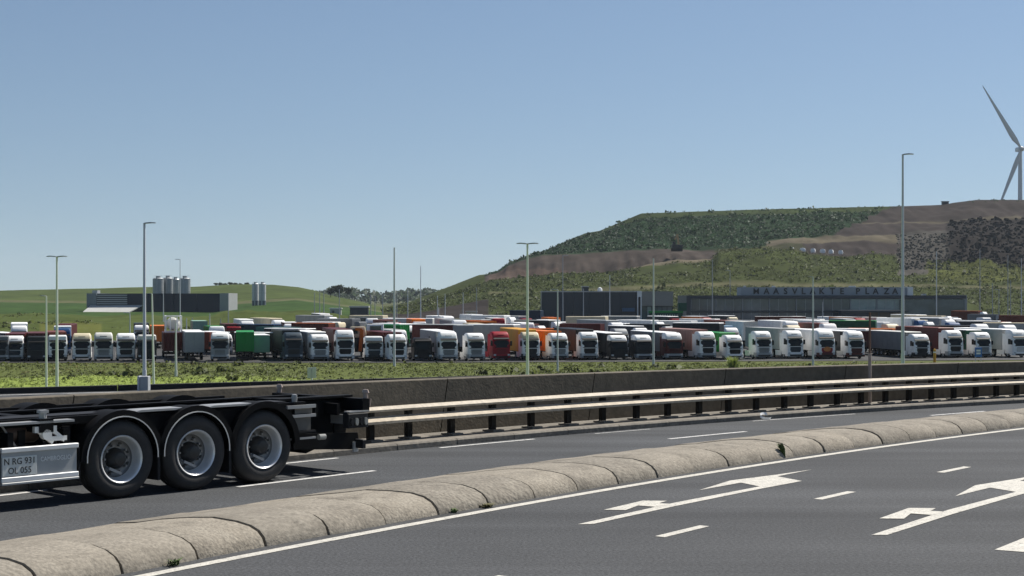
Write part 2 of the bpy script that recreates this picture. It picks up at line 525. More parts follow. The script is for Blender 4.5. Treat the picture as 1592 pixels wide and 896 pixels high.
for k in range(k0, k1):
    r = random.Random(k*13+5)
    lA, lB = lj + k*BL, lj + (k+1)*BL
    gap = 0.011 + 0.010*r.random()
    dz = r.uniform(-0.012, 0.012); do = r.uniform(-0.016, 0.016)
    rings = []
    for l, s in ((lA+gap, 0.986), (lA+gap+0.014, 1.0), ((lA*2+lB)/3, 1.004), ((lA+2*lB)/3, 1.004), (lB-gap-0.014, 1.0), (lB-gap, 0.986)):
        w = med_width(l); ring = []
        for (o, z) in prof:
            oo = o*(w/2.2) if o > 0.42 else o*(0.6+0.4*w/2.2)
            oo = 0.26 + do + oo + (1-s)*0.35*(0.6-o/2.2)
            zz = (z+dz)*s + 0.004*math.sin(o*9+l*5) if z > 0.02 else z
            p, _ = NEAR.at(l, oo); ring.append((p.x, p.y, zz))
        rings.append(ring)
    m = MB().loft(rings)
    c = Vector(rings[2][5])
    m.v = [tuple(Vector(q) - median.location) for q in m.v]
    m.build('block', CONCV[r.choice([0,0,1,2])], median, smooth=38)

# ------------------------------------------------------------------ rail kerb, guard rail, wall
lr0, lr1 = RAIL.l_px(-650), RAIL.l_px(1592)+40
kerb = empty('kerb_strip', RAIL.at(RAIL.l_px(900))[0], 0, 'concrete kerb strip under the guard rail beside the far carriageway', 'kerb')
l = lr0; i = 0
while l < lr1:
    r = random.Random(i); ln = 1.5
    rings = []
    for ll in (l+0.006, l+ln-0.006):
        ring = []
        for o, z in ((0,-0.1),(0.0,0.09),(0.03,0.12),(1.06,0.14),(1.06,-0.1)):
            p, _ = RAIL.at(ll, o+r.uniform(0,0.008)); ring.append((p.x-kerb.location.x, p.y-kerb.location.y, z))
        rings.append(ring)
    MB().loft(rings).build('kerb_stone', CONCK, kerb)
    l += ln; i += 1

WT = [(0,625),(280,608.6),(438.5,600),(620,590),(919,579.5),(1080,574),(1350,567.7),(1592,564.5)]
WOFF = 1.0
wl = [RAIL.l_px(x, WOFF) for x, y in WT]; wz = [RAIL.z_at(x, y, WOFF) for x, y in WT]
wc = np.polyfit(wl, wz, 1)
wz_fit = lambda l: float(np.clip(np.polyval(wc, l), 0.85, 1.35))
print('wall top', [round(z,2) for z in wz], [round(wz_fit(l),2) for l in wl])
wall = empty('concrete_wall', RAIL.at(RAIL.l_px(900), 1.1)[0], 0, 'long dark brown-grey concrete wall of sloping-jointed panels behind the guard rail', 'wall')
PL = 4.1; lw = RAIL.l_px(438.5, WOFF)
k = -6
while lw + k*PL < lr1:
    lA, lB = lw + k*PL, lw + (k+1)*PL
    rings = []
    N = 5
    for j in range(N+1):
        lt = lA + 0.012 + (PL-0.024)*j/N
        zt = wz_fit(lt)
        ring = []
        for o, z, sh in ((0.0,-0.1,-0.26),(0.0,0.06,-0.25),(0.05,zt-0.015,0),(0.065,zt,0),(0.33,zt,0),(0.34,zt-0.02,0),(0.34,-0.1,-0.26)):
            p, _ = RAIL.at(lt+sh, WOFF+0.07+o)
            ring.append((p.x-wall.location.x, p.y-wall.location.y, z))
        rings.append(ring)
    MB().loft(rings).build('wall_panel', CONCD, wall)
    k += 1

rail = empty('guard_rail', RAIL.at(RAIL.l_px(900), 0.5)[0], 0, 'weathered beige steel guard rail on dark posts in front of the concrete wall', 'guard rail')
RO = 0.52
l = lr0 + 0.7
while l < lr1:
    for zt_, dz_, pr_ in ((0.765, 0.09, 0.10), (0.585, 0.12, 0.215)):
        sec = [(0.0, zt_), (0.035, zt_-0.004), (pr_, zt_-dz_*0.62), (pr_, zt_-dz_), (0.02, zt_-dz_-0.012), (0.0, zt_-dz_)]
        rings = []
        for j in range(5):
            ll = l + 4.02*j/4
            ring = []
            for p_, z in sec:
                q_, _ = RAIL.at(ll, RO - 0.005 - p_ + (0.004 if j == 0 else 0)); ring.append((q_.x-rail.location.x, q_.y-rail.location.y, z))
            rings.append(ring)
        MB().loft(rings).build('rail_beam', RAILM, rail)
    l += 4.0
ppx = [639,705,768.4,828.7,885.6,940,992,1041.7,1090.6,1135.6,1179,1223,1263.7,1304.5,1341.8,1379.8,1415.5,1451.5,1486,1520,1552,1584]
pl = [RAIL.l_px(x, RO) for x in ppx]
psp = (pl[-1]-pl[0])/(len(pl)-1)
print('post spacing', psp)
pl = [pl[0]-psp*k for k in range(14,0,-1)] + pl + [pl[-1]+psp*k for k in range(1,14)]
post_me = MB().box(-0.065,0.065,-0.03,0.07,0.13,0.75).mesh('post', 0.006)
plate_me = MB().box(-0.14,0.16,-0.16,0.16,0.12,0.165).mesh('base_plate', 0.008)
bolt_me = MB().cyl((0,-0.112,0.6),(0,-0.13,0.6),0.02,n=6).mesh('bolt')
for l in pl:
    p, t_ = RAIL.at(l, RO+0.045)
    rz = math.atan2(t_.y, t_.x)
    o = link('post', post_me, POSTM, rail, (p.x-rail.location.x, p.y-rail.location.y, 0), rz)
    link('base_plate', plate_me, CONCK, rail, (p.x-rail.location.x, p.y-rail.location.y, 0), rz)
# ------------------------------------------------------------------ hills
def I(x, pts): return np.interp(x, [p[0] for p in pts], [p[1] for p in pts])
HILLM = mat('hill_cover', (0.1,0.12,0.05), 0.95, spec=0.03, var=0.38, scale=0.09, attr='cover', detail=8, bump=1.0, bscale=0.4)

def gully_r(cx, U): return np.where((U > 3.3) & (U < 5.0) & (cx > 760) & (cx < 1400), 3.2*np.sin(np.clip((U-3.3)/1.7,0,1)*math.pi), 0) + np.where((U > 5) & (U < 5.9) & (cx > 1250), 1.2, 0)
def gully_l(cx, U): return 0*U
def hill(name, x0, x1, step, lines, sub, colfun, amp, seed, gully=gully_l):
    """lines: list of (Z or function of column, y-function or None, z-function or None)"""
    cx = np.arange(x0, x1+step, step, dtype=float)
    LX, LZ, LH = [], [], []
    for Z, yf, zf in lines:
        Zc = Z(cx) if callable(Z) else np.full_like(cx, Z)
        h = EYE - (yf(cx) - HOR)*Zc/F if yf is not None else zf(cx)
        LZ.append(Zc); LH.append(h)
    Zs, Hs, Us = [], [], []
    for k in range(len(lines)-1):
        for j in range(sub[k]):
            t = j/sub[k]
            Zs.append(LZ[k]*(1-t)+LZ[k+1]*t); Hs.append(LH[k]*(1-t)+LH[k+1]*t); Us.append(np.full_like(cx, k+t))
    Zs.append(LZ[-1]); Hs.append(LH[-1]); Us.append(np.full_like(cx, len(lines)-1.0))
    Zs, Hs, Us = np.array(Zs), np.array(Hs), np.array(Us)
    Xs = (cx[None,:]-796)/F*Zs
    C, A = colfun(np.broadcast_to(cx, Zs.shape), HOR + (EYE-Hs)*F/Zs, Us)
    n1 = noise2(Xs, Zs*0.8, 0.06, seed) + 0.6*noise2(Xs, Zs, 0.25, seed+1)
    gul = np.abs(noise2(Xs, Zs*0.05, 0.22, seed+7))
    Hs = Hs + amp*A*n1*np.clip(Us, 0, 1) - gully(np.broadcast_to(cx, Zs.shape), Us)*gul
    C = C*(1 + 0.16*noise2(Xs, Zs, 0.09, seed+2))[..., None]
    o = tag(grid_obj(name, Xs, Zs, Hs, HILLM, np.clip(C, 0.005, 0.6)), kind='structure')
    return o, Xs, Zs, Hs, C, Us

c_dg = np.array([0.017,0.034,0.015]); c_veg = np.array([0.043,0.053,0.017]); c_br = np.array([0.052,0.042,0.036]); c_rd = np.array([0.072,0.052,0.042])
c_soil = np.array([0.038,0.031,0.028]); c_rock = np.array([0.021,0.0175,0.016]); c_st = np.array([0.062,0.057,0.05]); c_tan = np.array([0.15,0.13,0.085])
c_lawn = np.array([0.036,0.064,0.018]); c_lawn2 = np.array([0.056,0.074,0.023]); c_scrub = np.array([0.058,0.075,0.02]); c_yel = np.array([0.125,0.125,0.03])

CREST = [(600,478),(640,472),(677,456.5),(712,440.5),(744,428),(772,425),(791,410),(828,396.5),(844,392.5),(879,376),(910,362.5),(932,359),(997,332),(1140,327),(1347,322),(1397,321),(1465,319),(1483,315.5),(1517,311),(1592,311),(1700,309),(2000,318),(2400,360)]
L3 = [(600,481),(640,476),(700,457),(744,441),(772,433),(870,424),(940,424),(998,413),(1055,401.5),(1105,402.5),(1118,388),(1230,387),(1260,397),(1316,397),(1356,393),(1403,404),(1471,409),(1592,409),(2000,405),(2400,430)]
L5 = [(600,480),(640,474),(700,450),(744,433),(772,427),(791,413),(828,400),(844,396),(923,391),(1042,389),(1100,389),(1199,383),(1300,374),(1592,368),(2000,370),(2400,420)]
def rcol(cx, py, U):
    C = np.zeros(cx.shape+(3,)); A = np.ones(cx.shape)
    wob = 9*noise2(cx, py*2.2, 0.09, 91)
    veg = c_veg*np.ones(cx.shape+(3,))
    C[:] = veg
    up = U >= 2.98
    b = up & (U < 5) & (cx > 758+wob) & (cx < 1112+wob); C[b] = c_br
    b = up & (U < 5) & (cx > 758) & (cx < 880+wob) & (py > 416); C[b] = c_rd
    b = up & (U < 5) & (cx >= 1112+wob) & (cx < 1245+wob); C[b] = 0.55*c_veg+0.45*c_br
    b = up & (U < 5) & (cx >= 1245+wob); C[b] = c_soil
    dg = (U >= 5) & (cx < np.interp(py, [322,331,354,373,383.5,392], [1385,1366,1316,1273,1199,1150])+wob)
    C[dg] = c_dg
    br = (U >= 5) & ~dg; C[br] = c_soil
    top = (U > 5.85); C[top & dg] = 0.4*c_dg + 0.6*c_veg
    low = (U >= 5) & (cx < 760+wob); C[low] = c_veg
    b = (U >= 2.5) & (U < 5.2) & (cx > 1395+wob) & (cx < 1471+wob); C[b] = c_st; A[b] = 1.6
    b = (U >= 2.8) & (U < 5.45) & (cx >= 1471+wob) & (cx < 1720); C[b] = c_rock; A[b] = 2.6
    A[(U >= 5) & (U < 5.9) & br] = 0.8
    A[U >= 5.9] = 0.12
    b = (U >= 2.9) & (U < 3.35) & (cx > 985) & (cx < 1112); C[b] = 0.6*c_tan + 0.4*c_br
    b = (U >= 4.9) & (U < 5.12) & (cx > 1190) & (cx < 1395); C[b] = 0.5*c_tan + 0.5*c_soil
    b = (U >= 5.45) & (U < 5.52) & br; C[b] = 0.6*c_soil + 0.4*c_tan
    b = (U >= 2.0) & (U < 2.12) & (cx > 760); C[b] = 0.6*c_veg + 0.4*c_tan
    # bright grass tongues at the foot
    b = (U > 2.2) & (U < 2.9) & (cx > 1440+wob) ; C[b] = 0.75*c_veg + 0.25*c_yel
    b = (U < 0.75); C[b] = 0.6*c_soil + 0.4*c_veg
    b = (U < 1.6) & (cx < 760); C[b] = c_soil*0.8
    return C, A
RH, RX, RY, RZ, RC, RU = hill('hill', 596, 2400, 3.0, [
    (540, None, lambda c: np.full_like(c, LOT-0.4)),
    (610, lambda c: I(c, [(600,492),(700,486),(1592,484)]), None),
    (690, lambda c: np.maximum(I(c, [(600,486),(640,481),(700,468),(760,459),(900,452),(1100,444),(1592,447)]), I(c, L3)+5), None),
    (760, lambda c: I(c, L3), None),
    (800, None, lambda c: EYE-(I(c, L3)-HOR)*760/F+0.3),
    (850, lambda c: I(c, L5), None),
    (1000, lambda c: I(c, CREST), None),
    (1080, None, lambda c: EYE-(I(c, CREST)-HOR)*1000/F-0.5),
    (1650, None, lambda c: np.full_like(c, LOT-1))],
    [8, 14, 16, 6, 14, 34, 4, 6], rcol, 1.0, 21, gully_r)

LCREST = [(-900,470),(-400,462),(-100,454),(0,452),(60,450.5),(135,449),(240,446),(300,446),(350,443),(385,442),(425,443),(465,446.5),(490,452),(510,458.5),(560,469),(600,480),(640,487)]
def lcol(cx, py, U):
    C = np.zeros(cx.shape+(3,)); A = np.ones(cx.shape)
    C[:] = c_scrub
    C[U >= 2] = c_lawn; C[U >= 3] = c_lawn2
    C[(U >= 3) & (U < 3.12)] = 0.6*c_lawn2+0.4*c_tan
    A[U >= 2] = 0.15; A[U >= 4] = 0.1
    b = (U < 1.3) & (cx > 60) & (cx < 160); C[b] = 0.5*c_scrub+0.5*c_yel
    return C, A
LH_, LX_, LY_, LZ_, LC_, LU_ = hill('hill', -900, 642, 4.0, [
    (lambda c: I(c, [(-900,285),(330,290),(420,400),(560,470),(640,480)]), None, lambda c: np.full_like(c, LOT-0.3)),
    (lambda c: I(c, [(-900,330),(330,335),(420,450),(560,500),(640,505)]), None, lambda c: I(c, [(-900,-4.7),(0,-4.6),(330,-5.0),(400,-5.3),(640,-6.6)])),
    (lambda c: I(c, [(-900,500),(330,500),(420,520),(640,560)]), lambda c: I(c, [(-900,492),(0,491),(330,492),(350,488),(420,485),(490,484),(540,493),(640,500)]), None),
    (720, lambda c: np.minimum(I(c, [(-900,473),(0,469),(350,474),(460,466),(560,479),(640,494)]), 494), None),
    (1000, lambda c: I(c, LCREST), None),
    (1060, None, lambda c: EYE-(I(c, LCREST)-HOR)*1000/F-0.6),
    (1500, None, lambda c: np.full_like(c, LOT-1))],
    [8, 14, 10, 16, 3, 4], lcol, 0.9, 33)

# ------------------------------------------------------------------ parking lot sheet
lp = [(-190,217.5),(-15,217.5),(115,231),(260,240),(300,545),(-60,545),(-52,420),(-70,312),(-190,300)]
me = bpy.data.meshes.new('parking_lot'); bm = bmesh.new()
bm.faces.new([bm.verts.new((x, y, 0)) for x, y in lp])
for yc in (240, 300, 440):
    bmesh.ops.bisect_plane(bm, geom=bm.verts[:]+bm.edges[:]+bm.faces[:], plane_co=(0,yc,0), plane_no=(0,1,0))
bmesh.ops.triangulate(bm, faces=bm.faces[:])
for q in bm.verts: q.co.z = float(lot_z(q.co.y))
bm.normal_update()
for q in bm.faces:
    if q.normal.z < 0: q.normal_flip()
bm.to_mesh(me); bm.free()
lot = tag(link('parking_lot', me, LOTM), kind='structure')

# ------------------------------------------------------------------ scattered vegetation (uncountable)
def clump_mesh(name, P, S, m, n=9, flat=0.7, colors=None, seed=0):
    """many leaf-sized triangles gathered round each point"""
    g = np.random.default_rng(seed)
    K = len(P)
    c = np.repeat(P, n, 0); s = np.repeat(S, n)
    d = g.normal(size=(K*n, 3)); d /= np.linalg.norm(d, axis=1)[:, None]
    r = g.uniform(0.35, 1.0, K*n)**0.6
    d[:,2] = np.abs(d[:,2])*flat
    ctr = c + d*(r*s)[:, None]
    a_ = g.normal(size=(K*n,3)); a_ /= np.linalg.norm(a_, axis=1)[:, None]
    b_ = np.cross(a_, g.normal(size=(K*n,3))); b_ /= np.linalg.norm(b_, axis=1)[:, None]
    w = (s*g.uniform(0.22, 0.42, K*n))[:, None]
    v = np.stack([ctr - a_*w, ctr + a_*w*0.4 - b_*w*0.9, ctr + a_*w*0.9 + b_*w*0.2, ctr + b_*w], 1).reshape(-1, 3)
    me = bpy.data.meshes.new(name)
    q = np.arange(len(v)).reshape(-1, 4)
    me.from_pydata(v.tolist(), [], q.tolist())
    me.polygons.foreach_set('use_smooth', [True]*len(me.polygons))
    nn = d*0.75 + np.array([0, 0, 0.6]); nn /= np.linalg.norm(nn, axis=1)[:, None]
    me.normals_split_custom_set_from_vertices(np.repeat(nn, 4, 0).tolist())
    me.update()
    return me
def leafmat(name, c, island):
    m = mat(name, c, 0.7, island=island)
    nt = m.node_tree; b = nt.nodes['Principled BSDF']; out = nt.nodes['Material Output']
    tl = nt.nodes.new('ShaderNodeBsdfTranslucent'); ms = nt.nodes.new('ShaderNodeMixShader'); ms.inputs[0].default_value = 0.45
    src = b.inputs['Base Color'].links[0].from_socket
    nt.links.new(src, tl.inputs['Color']); nt.links.new(b.outputs[0], ms.inputs[1]); nt.links.new(tl.outputs[0], ms.inputs[2]); nt.links.new(ms.outputs[0], out.inputs['Surface'])
    return m
LEAFD = leafmat('leaf_dark', (0.022,0.047,0.019), 0.5)
LEAFM = leafmat('leaf_mid', (0.062,0.078,0.023), 0.55)
LEAFO = leafmat('leaf_olive', (0.098,0.118,0.034), 0.35)
LEAFL = leafmat('leaf_lime', (0.20,0.25,0.06), 0.3)
LEAFT = leafmat('leaf_tree', (0.045,0.066,0.036), 0.4)

def cluster(P, thr, seed):
    q = noise2(P[:,0], P[:,1]*0.7, 0.05, seed)
    return P[q > thr]
def pick(X, Y, Zh, ok, n, seed):
    g = np.random.default_rng(seed)
    idx = np.argwhere(ok)
    if len(idx) == 0: return np.zeros((0,3))
    # weight cells by area roughly
    k = idx[g.integers(0, len(idx), n)]
    fi = g.random(n); fj = g.random(n)
    i, j = k[:,0], k[:,1]
    i2 = np.minimum(i+1, X.shape[0]-1); j2 = np.minimum(j+1, X.shape[1]-1)
    def L(M): return (M[i,j]*(1-fi)+M[i2,j]*fi)*(1-fj) + (M[i,j2]*(1-fi)+M[i2,j2]*fi)*fj
    return np.stack([L(X), L(Y), L(Zh)], 1)
cc = np.broadcast_to(np.arange(596, 2403, 3.0)[:RX.shape[1]], RX.shape)
isdg = np.linalg.norm(RC/np.maximum(RC.sum(-1, keepdims=True),1e-6) - c_dg/c_dg.sum(), axis=-1) < 0.03
isveg = np.linalg.norm(RC/np.maximum(RC.sum(-1, keepdims=True),1e-6) - c_veg/c_veg.sum(), axis=-1) < 0.07
view = cc < 1640
g = np.random.default_rng(5)
P = pick(RX, RY, RZ, isdg & view & (RU >= 5) & (RU < 5.95), 8500, 1); P = cluster(P, -0.9, 61); P = np.concatenate([P, pick(RX, RY, RZ, view & (cc > 860) & (RU > 5.9) & (RU < 6.1) & ((cc < 1400) | (cc > 1500)), 260, 8)])
tag(link('hillside_bushes', clump_mesh('hillside_bushes', P, 0.35+g.exponential(0.42, len(P)).clip(0,2.8), LEAFD, 9, 0.8, seed=1), LEAFD),
    'dark green bushes covering the upper slope of the right hill', 'bushes', kind='stuff')
P = pick(RX, RY, RZ, isveg & view & (RU > 0.5) & (RU < 3.05), 24000, 2); P = cluster(P, -0.85, 62)
tag(link('hillside_scrub', clump_mesh('hillside_scrub', P, 0.22+g.exponential(0.28, len(P)).clip(0,2.4), LEAFM, 8, 0.8, seed=2), LEAFM),
    'mid green scrub covering the lower slope of the right hill', 'scrub', kind='stuff')
P = pick(LX_, LY_, LZ_, (LU_ < 1.9) & (LU_ > 0.1) & (np.broadcast_to(np.arange(-900, 646, 4.0)[:LX_.shape[1]], LX_.shape) > -60), 4200, 3); P = cluster(P, 0.0, 63)
tag(link('verge_scrub', clump_mesh('verge_scrub', P, 0.2+g.exponential(0.25, len(P)).clip(0,1.2), LEAFM, 8, 0.7, seed=3), LEAFO),
    'olive scrub on the low bank behind the parked trucks at left', 'scrub', kind='stuff')
# loose stones and dark rock on the right of the hill
def rubble(name, P, S, m, seed):
    g3 = np.random.default_rng(seed)
    base = np.array([[-1,-1,-.6],[1,-1,-.6],[1,1,-.6],[-1,1,-.6],[-.6,-.7,.7],[.7,-.5,.8],[.6,.7,.6],[-.7,.6,.9]])
    fq = np.array([[0,3,2,1],[4,5,6,7],[0,1,5,4],[1,2,6,5],[2,3,7,6],[3,0,4,7]])
    K = len(P); V = base[None]*g3.uniform(0.6,1.2,(K,8,3))*S[:,None,None]
    th = g3.uniform(0,6.28,K); c_, s_ = np.cos(th)[:,None], np.sin(th)[:,None]
    V = np.stack([V[...,0]*c_-V[...,1]*s_, V[...,0]*s_+V[...,1]*c_, V[...,2]], -1) + P[:,None,:]
    me = bpy.data.meshes.new(name)
    me.from_pydata(V.reshape(-1,3).tolist(), [], (fq[None]+8*np.arange(K)[:,None,None]).reshape(-1,4).tolist()); me.update()
    return link(name, me, m)
ROCKD = mat('dark_rock', (0.03,0.025,0.023), 0.95, island=0.3, spec=0.05); ROCKL = mat('pale_stone', (0.075,0.07,0.06), 0.95, island=0.5, spec=0.05)
P = pick(RX, RY, RZ, (RU >= 2.8) & (RU < 5.45) & (cc >= 1473) & (cc < 1660), 1300, 31)
tag(rubble('rock_pile', P, g.uniform(0.3,1.5,len(P)), ROCKD, 1), 'mass of black rock on the right of the hill', 'rocks', kind='stuff')
P = pick(RX, RY, RZ, (RU >= 2.6) & (RU < 5.1) & (cc >= 1392) & (cc < 1476), 1100, 32)
tag(rubble('stone_rubble', P, g.uniform(0.2,0.8,len(P)), ROCKL, 2), 'pale stone rubble left of the black rock on the hill', 'rubble', kind='stuff')
# verge between the carriageway and the lot
n = 32000
vx = g.uniform(-1, 1, n); vy = g.uniform(112, 217, n); vx = vx*0.36*vy
vz = ground_h(vx, vy)
ed = 168 + np.clip(-0.15*vx, -5, 8)
lim = (vy < ed + g.normal(0, 2.5, n))
P = np.stack([vx, vy, vz], 1)
tag(link('lime_grass', clump_mesh('lime_grass', P[lim], g.uniform(0.10, 0.26, lim.sum()), LEAFL, 6, 1.0, seed=4), LEAFL),
    'tall bright lime green grass on the verge behind the edge barrier', 'grass', kind='stuff')
q = ~lim
tag(link('rough_grass', clump_mesh('rough_grass', P[q], 0.09+g.exponential(0.08, q.sum()).clip(0,0.5), LEAFO, 6, 0.7, seed=5), LEAFO),
    'rough olive grass strip in front of the parked trucks', 'grass', kind='stuff')

g = np.random.default_rng(15); n = 420
vy = g.uniform(168, 214, n); vx = g.uniform(-0.36, 0.36, n)*vy
P = np.stack([vx, vy, ground_h(vx, vy)], 1); P = cluster(P, 0.0, 64)
tag(link('verge_brush', clump_mesh('verge_brush', P, 0.25+g.exponential(0.25, len(P)).clip(0,0.8), LEAFM, 14, 0.8, seed=6), LEAFM), 'darker low brush dotted over the rough grass strip', 'brush', kind='stuff')
DRY = leafmat('leaf_dry', (0.20,0.18,0.075), 0.3)
n = 1600; vy = g.uniform(112, 214, n); vx = g.uniform(-0.36, 0.36, n)*vy
P = np.stack([vx, vy, ground_h(vx, vy)], 1); P = cluster(P, 0.35, 65)
tag(link('dry_grass', clump_mesh('dry_grass', P, g.uniform(0.12, 0.4, len(P)), DRY, 7, 1.1, seed=7), DRY), 'dry straw-coloured grass patches on the verge', 'grass', kind='stuff')

# ------------------------------------------------------------------ trees
def tree_mesh(h, w, seed):
    g2 = np.random.default_rng(seed)
    K = 34
    d = g2.normal(size=(K,3)); d /= np.linalg.norm(d,axis=1)[:,None]
    r = g2.uniform(0.3,1,K)**0.5
    P_ = d*r[:,None]*np.array([w*0.42,w*0.42,h*0.34]) + np.array([0,0,h*0.62])
    return clump_mesh('crown', P_, g2.uniform(0.14,0.26,K)*w, None, 22, 1.0, seed=seed)
BARK = mat('bark', (0.05,0.04,0.03), 0.9, var=0.2)
crowns = [tree_mesh(10, 9, 50+k) for k in range(4)]
for c_ in crowns: c_.materials.append(LEAFT)
tm = MB(); tm.cyl((0,0,-0.5),(0,0,5.5),0.35,0.16,7)
for k in range(5):
    aa = k*1.3; tm.cyl((0,0,3+k*0.5),(2.4*math.cos(aa),2.4*math.sin(aa),6+0.4*k),0.14,0.05,5)
trunk_me = tm.mesh('trunk'); trunk_me.materials.append(BARK)
def tree(px, py_base, Z, h, i, label, group, wide=1.0, name='tree'):
    p = dp(px, py_base, Z)
    t = empty(name, p, i*1.7, label, 'tree', group)
    s = h/10
    t.scale = (s*wide, s*wide, s)
    link('trunk', trunk_me, None, t); link('crown', crowns[i % 4], None, t)
    return t
lab = ['leftmost small round tree of the row on the left hill crest','second small tree from the left on the left hill crest','third small tree from the left on the left hill crest','middle small tree of the row on the left hill crest','third small tree from the right on the left hill crest','second small tree from the right on the left hill crest','rightmost small tree of the row on the left hill crest']
for i, x in enumerate((336,343,350,358,366,374,384)):
    tree(x, 445.5, 1010, [2.2,2.4,2.0,2.6,2.3,2.0,2.4][i], i, lab[i], 'small trees on the left hill crest', 1.7)
for i, (x, h, w_, lb_) in enumerate(((514,4.6,1.2,'small round dark tree at the right foot of the left hill, leftmost of three'),(527,6.6,1.5,'biggest round dark tree at the right foot of the left hill'),(541,5.2,1.4,'rounded dark tree at the right foot of the left hill, rightmost of three'))):
    tree(x, 462, 900, h, i+1, lb_, 'round trees right of the left hill', w_)
# far wood that reads as one mass
g = np.random.default_rng(77); n = 900
cx = g.uniform(470, 1000, n); cz = g.uniform(1500, 2100, n)
P = np.stack([(cx-796)/F*cz, cz, g.uniform(LOT+2, LOT+8, n) + 3*np.sin(cx*0.05)*(cz-1500)/600 + (cz-1500)/600*9], 1)
tag(link('far_wood', clump_mesh('far_wood', P, g.uniform(3,7,n), LEAFT, 14, 1.0, seed=9), LEAFT), 'distant bluish wood between the two hills', 'wood', kind='stuff')

# ------------------------------------------------------------------ buildings
NAVY = mat('navy_cladding', srgb(48,58,72), 0.45, var=0.1, scale=0.15)
NAVYB = mat('navy_cladding_dark', (0.012,0.019,0.03), 0.4, var=0.25, scale=0.12)
GREYC = mat('grey_cladding', (0.27,0.28,0.28), 0.6, var=0.08, scale=0.2)
TAUPE = mat('taupe_cladding', (0.23,0.222,0.2), 0.7, var=0.08, scale=0.2)
LGREY = mat('light_grey_roofing', (0.42,0.42,0.4), 0.7, var=0.12, scale=0.2)
WHITEC = mat('white_cladding', (0.72,0.72,0.7), 0.5, var=0.06, scale=0.3)
GLASSD = mat('dark_glass', (0.07,0.09,0.11), 0.12, var=0.7, scale=0.12, spec=0.6)
GLASSP = mat('pale_glass', (0.26,0.32,0.31), 0.15, var=0.25, scale=0.3)
FRAME = mat('dark_frame', (0.03,0.037,0.048), 0.5, var=0.15)
STEEL = mat('steel', (0.38,0.39,0.4), 0.45, metal=0.4, var=0.12, scale=0.6)
INTER = mat('interior', (0.16,0.15,0.14), 0.8, var=0.4, scale=0.3)
LETTER = mat('sign_letter', (0.012,0.014,0.018), 0.5)

def text_mesh(s, size, ext, name, bold=0.0):
    cu = bpy.data.curves.new('t', 'FONT'); cu.body = s; cu.size = size; cu.extrude = ext
    cu.offset = bold; cu.align_x = 'CENTER'; cu.align_y = 'CENTER'; cu.resolution_u = 3
    ob = bpy.data.objects.new('t', cu); COL.objects.link(ob)
    bpy.context.view_layer.update()
    dg = bpy.context.evaluated_depsgraph_get()
    me = bpy.data.meshes.new_from_object(ob.evaluated_get(dg)); me.name = name
    bpy.data.objects.remove(ob); bpy.data.curves.remove(cu)
    return me

# plaza hall with glass front
ZP = 462.0; sp = F/ZP
PX = lambda px: (px-796)/sp
PZ = lambda py: EYE - (py-HOR)/sp
hall = empty('plaza_building', (PX(1286), ZP, LOT), 0, 'long two-storey dark glass hall with spaced black letters on its grey parapet', 'building')
hx, hy = hall.location.x, ZP
def HB(x0, x1, y0, y1, z0, z1): return B(PX(x0)-hx, PX(x1)-hx, y0, y1, PZ(z1)-LOT, PZ(z0)-LOT)
zb = HOR + (EYE-LOT)*sp
HB(1071,1499,9,24,463,zb).build('wall', INTER, hall)
HB(1067,1501,-0.6,24.2,459.5,464.5).build('roof_slab', FRAME, hall)
HB(1068,1500,-0.25,8.9,483.6,486.2).build('floor_band', FRAME, hall)
HB(1069,1500,-0.2,0.3,zb-3.0,zb).build('plinth', FRAME, hall)
HB(1153,1412,1.2,10,446.8,459.4).build('sign_parapet', mat('sign_grey_blue',(0.27,0.30,0.33),0.6,var=0.08,scale=0.3), hall)
HB(1412.2,1421,1.0,10,446.2,459.4).build('parapet_end', WHITEC, hall)
HB(1496,1503,-0.3,24.3,459,zb).build('end_wall', GREYC, hall)
HB(1067,1074,-0.3,24.3,464.6,zb).build('end_wall', FRAME, hall)
HB(1398,1499,-0.5,-0.22,466,500).build('tinted_screen', GLASSD, hall)
cols = [1074,1113,1154.5,1196,1238,1280,1322,1363,1405,1451,1496]
for a_, b_ in zip(cols[:-1], cols[1:]):
    HB(a_-0.9, a_+0.9, -0.15, 0.35, 464.6, zb).build('column', GREYC, hall)
    for z0, z1, up in ((465.0, 483.2, True), (486.6, zb-3.2, False)):
        k = 3
        for j in range(k):
            x0 = a_+1.1+(b_-a_-2.2)*j/k; x1 = a_+1.1+(b_-a_-2.2)*(j+1)/k
            pale = up and 1318 < a_ < 1400
            HB(x0+0.2, x1-0.2, 0.05, 0.12, z0, z1).build('pane', GLASSP if pale else GLASSD, hall)
            if j: HB(x0-0.22, x0+0.22, -0.04, 0.2, z0, z1).build('mullion', STEEL, hall)
# canopy block in front
HB(1299,1341,-9,-4,485,zb).build('entrance_block', NAVYB, hall)
HB(1297,1400,-9.5,-0.7,482.3,485).build('canopy', FRAME, hall)
for i in range(3): HB(1343+i*19,1360+i*19,-4.2,-4.0,486,zb).build('pane', mat('tan_glass',(0.12,0.1,0.08),0.2,var=0.2), hall)
px_let = [1176.6,1192.7,1207.5,1222.4,1236.6,1250.2,1264.4,1278.6,1295.3,1310.1,1334.9,1349.4,1362.7,1379.7,1393]
for ch, x in zip('MAASVLAKTEPLAZA', px_let):
    o = link('letter', text_mesh(ch, 2.5, 0.06, 'letter', 0.025 if ch == 'M' else 0.055), LETTER, hall, (PX(x)-hx, 1.1, PZ(453.4)-LOT))
    o.rotation_euler = (math.radians(90), 0, 0)
for i, (x, w_) in enumerate(((1205,4),(1326,9),(1160,3),(1440,6))):
    HB(x, x+w_, 4, 6, 444.5 if x < 1413 and x > 1153 else 457, 446.7 if x < 1413 and x > 1153 else 459.4).build('roof_unit', STEEL, hall)

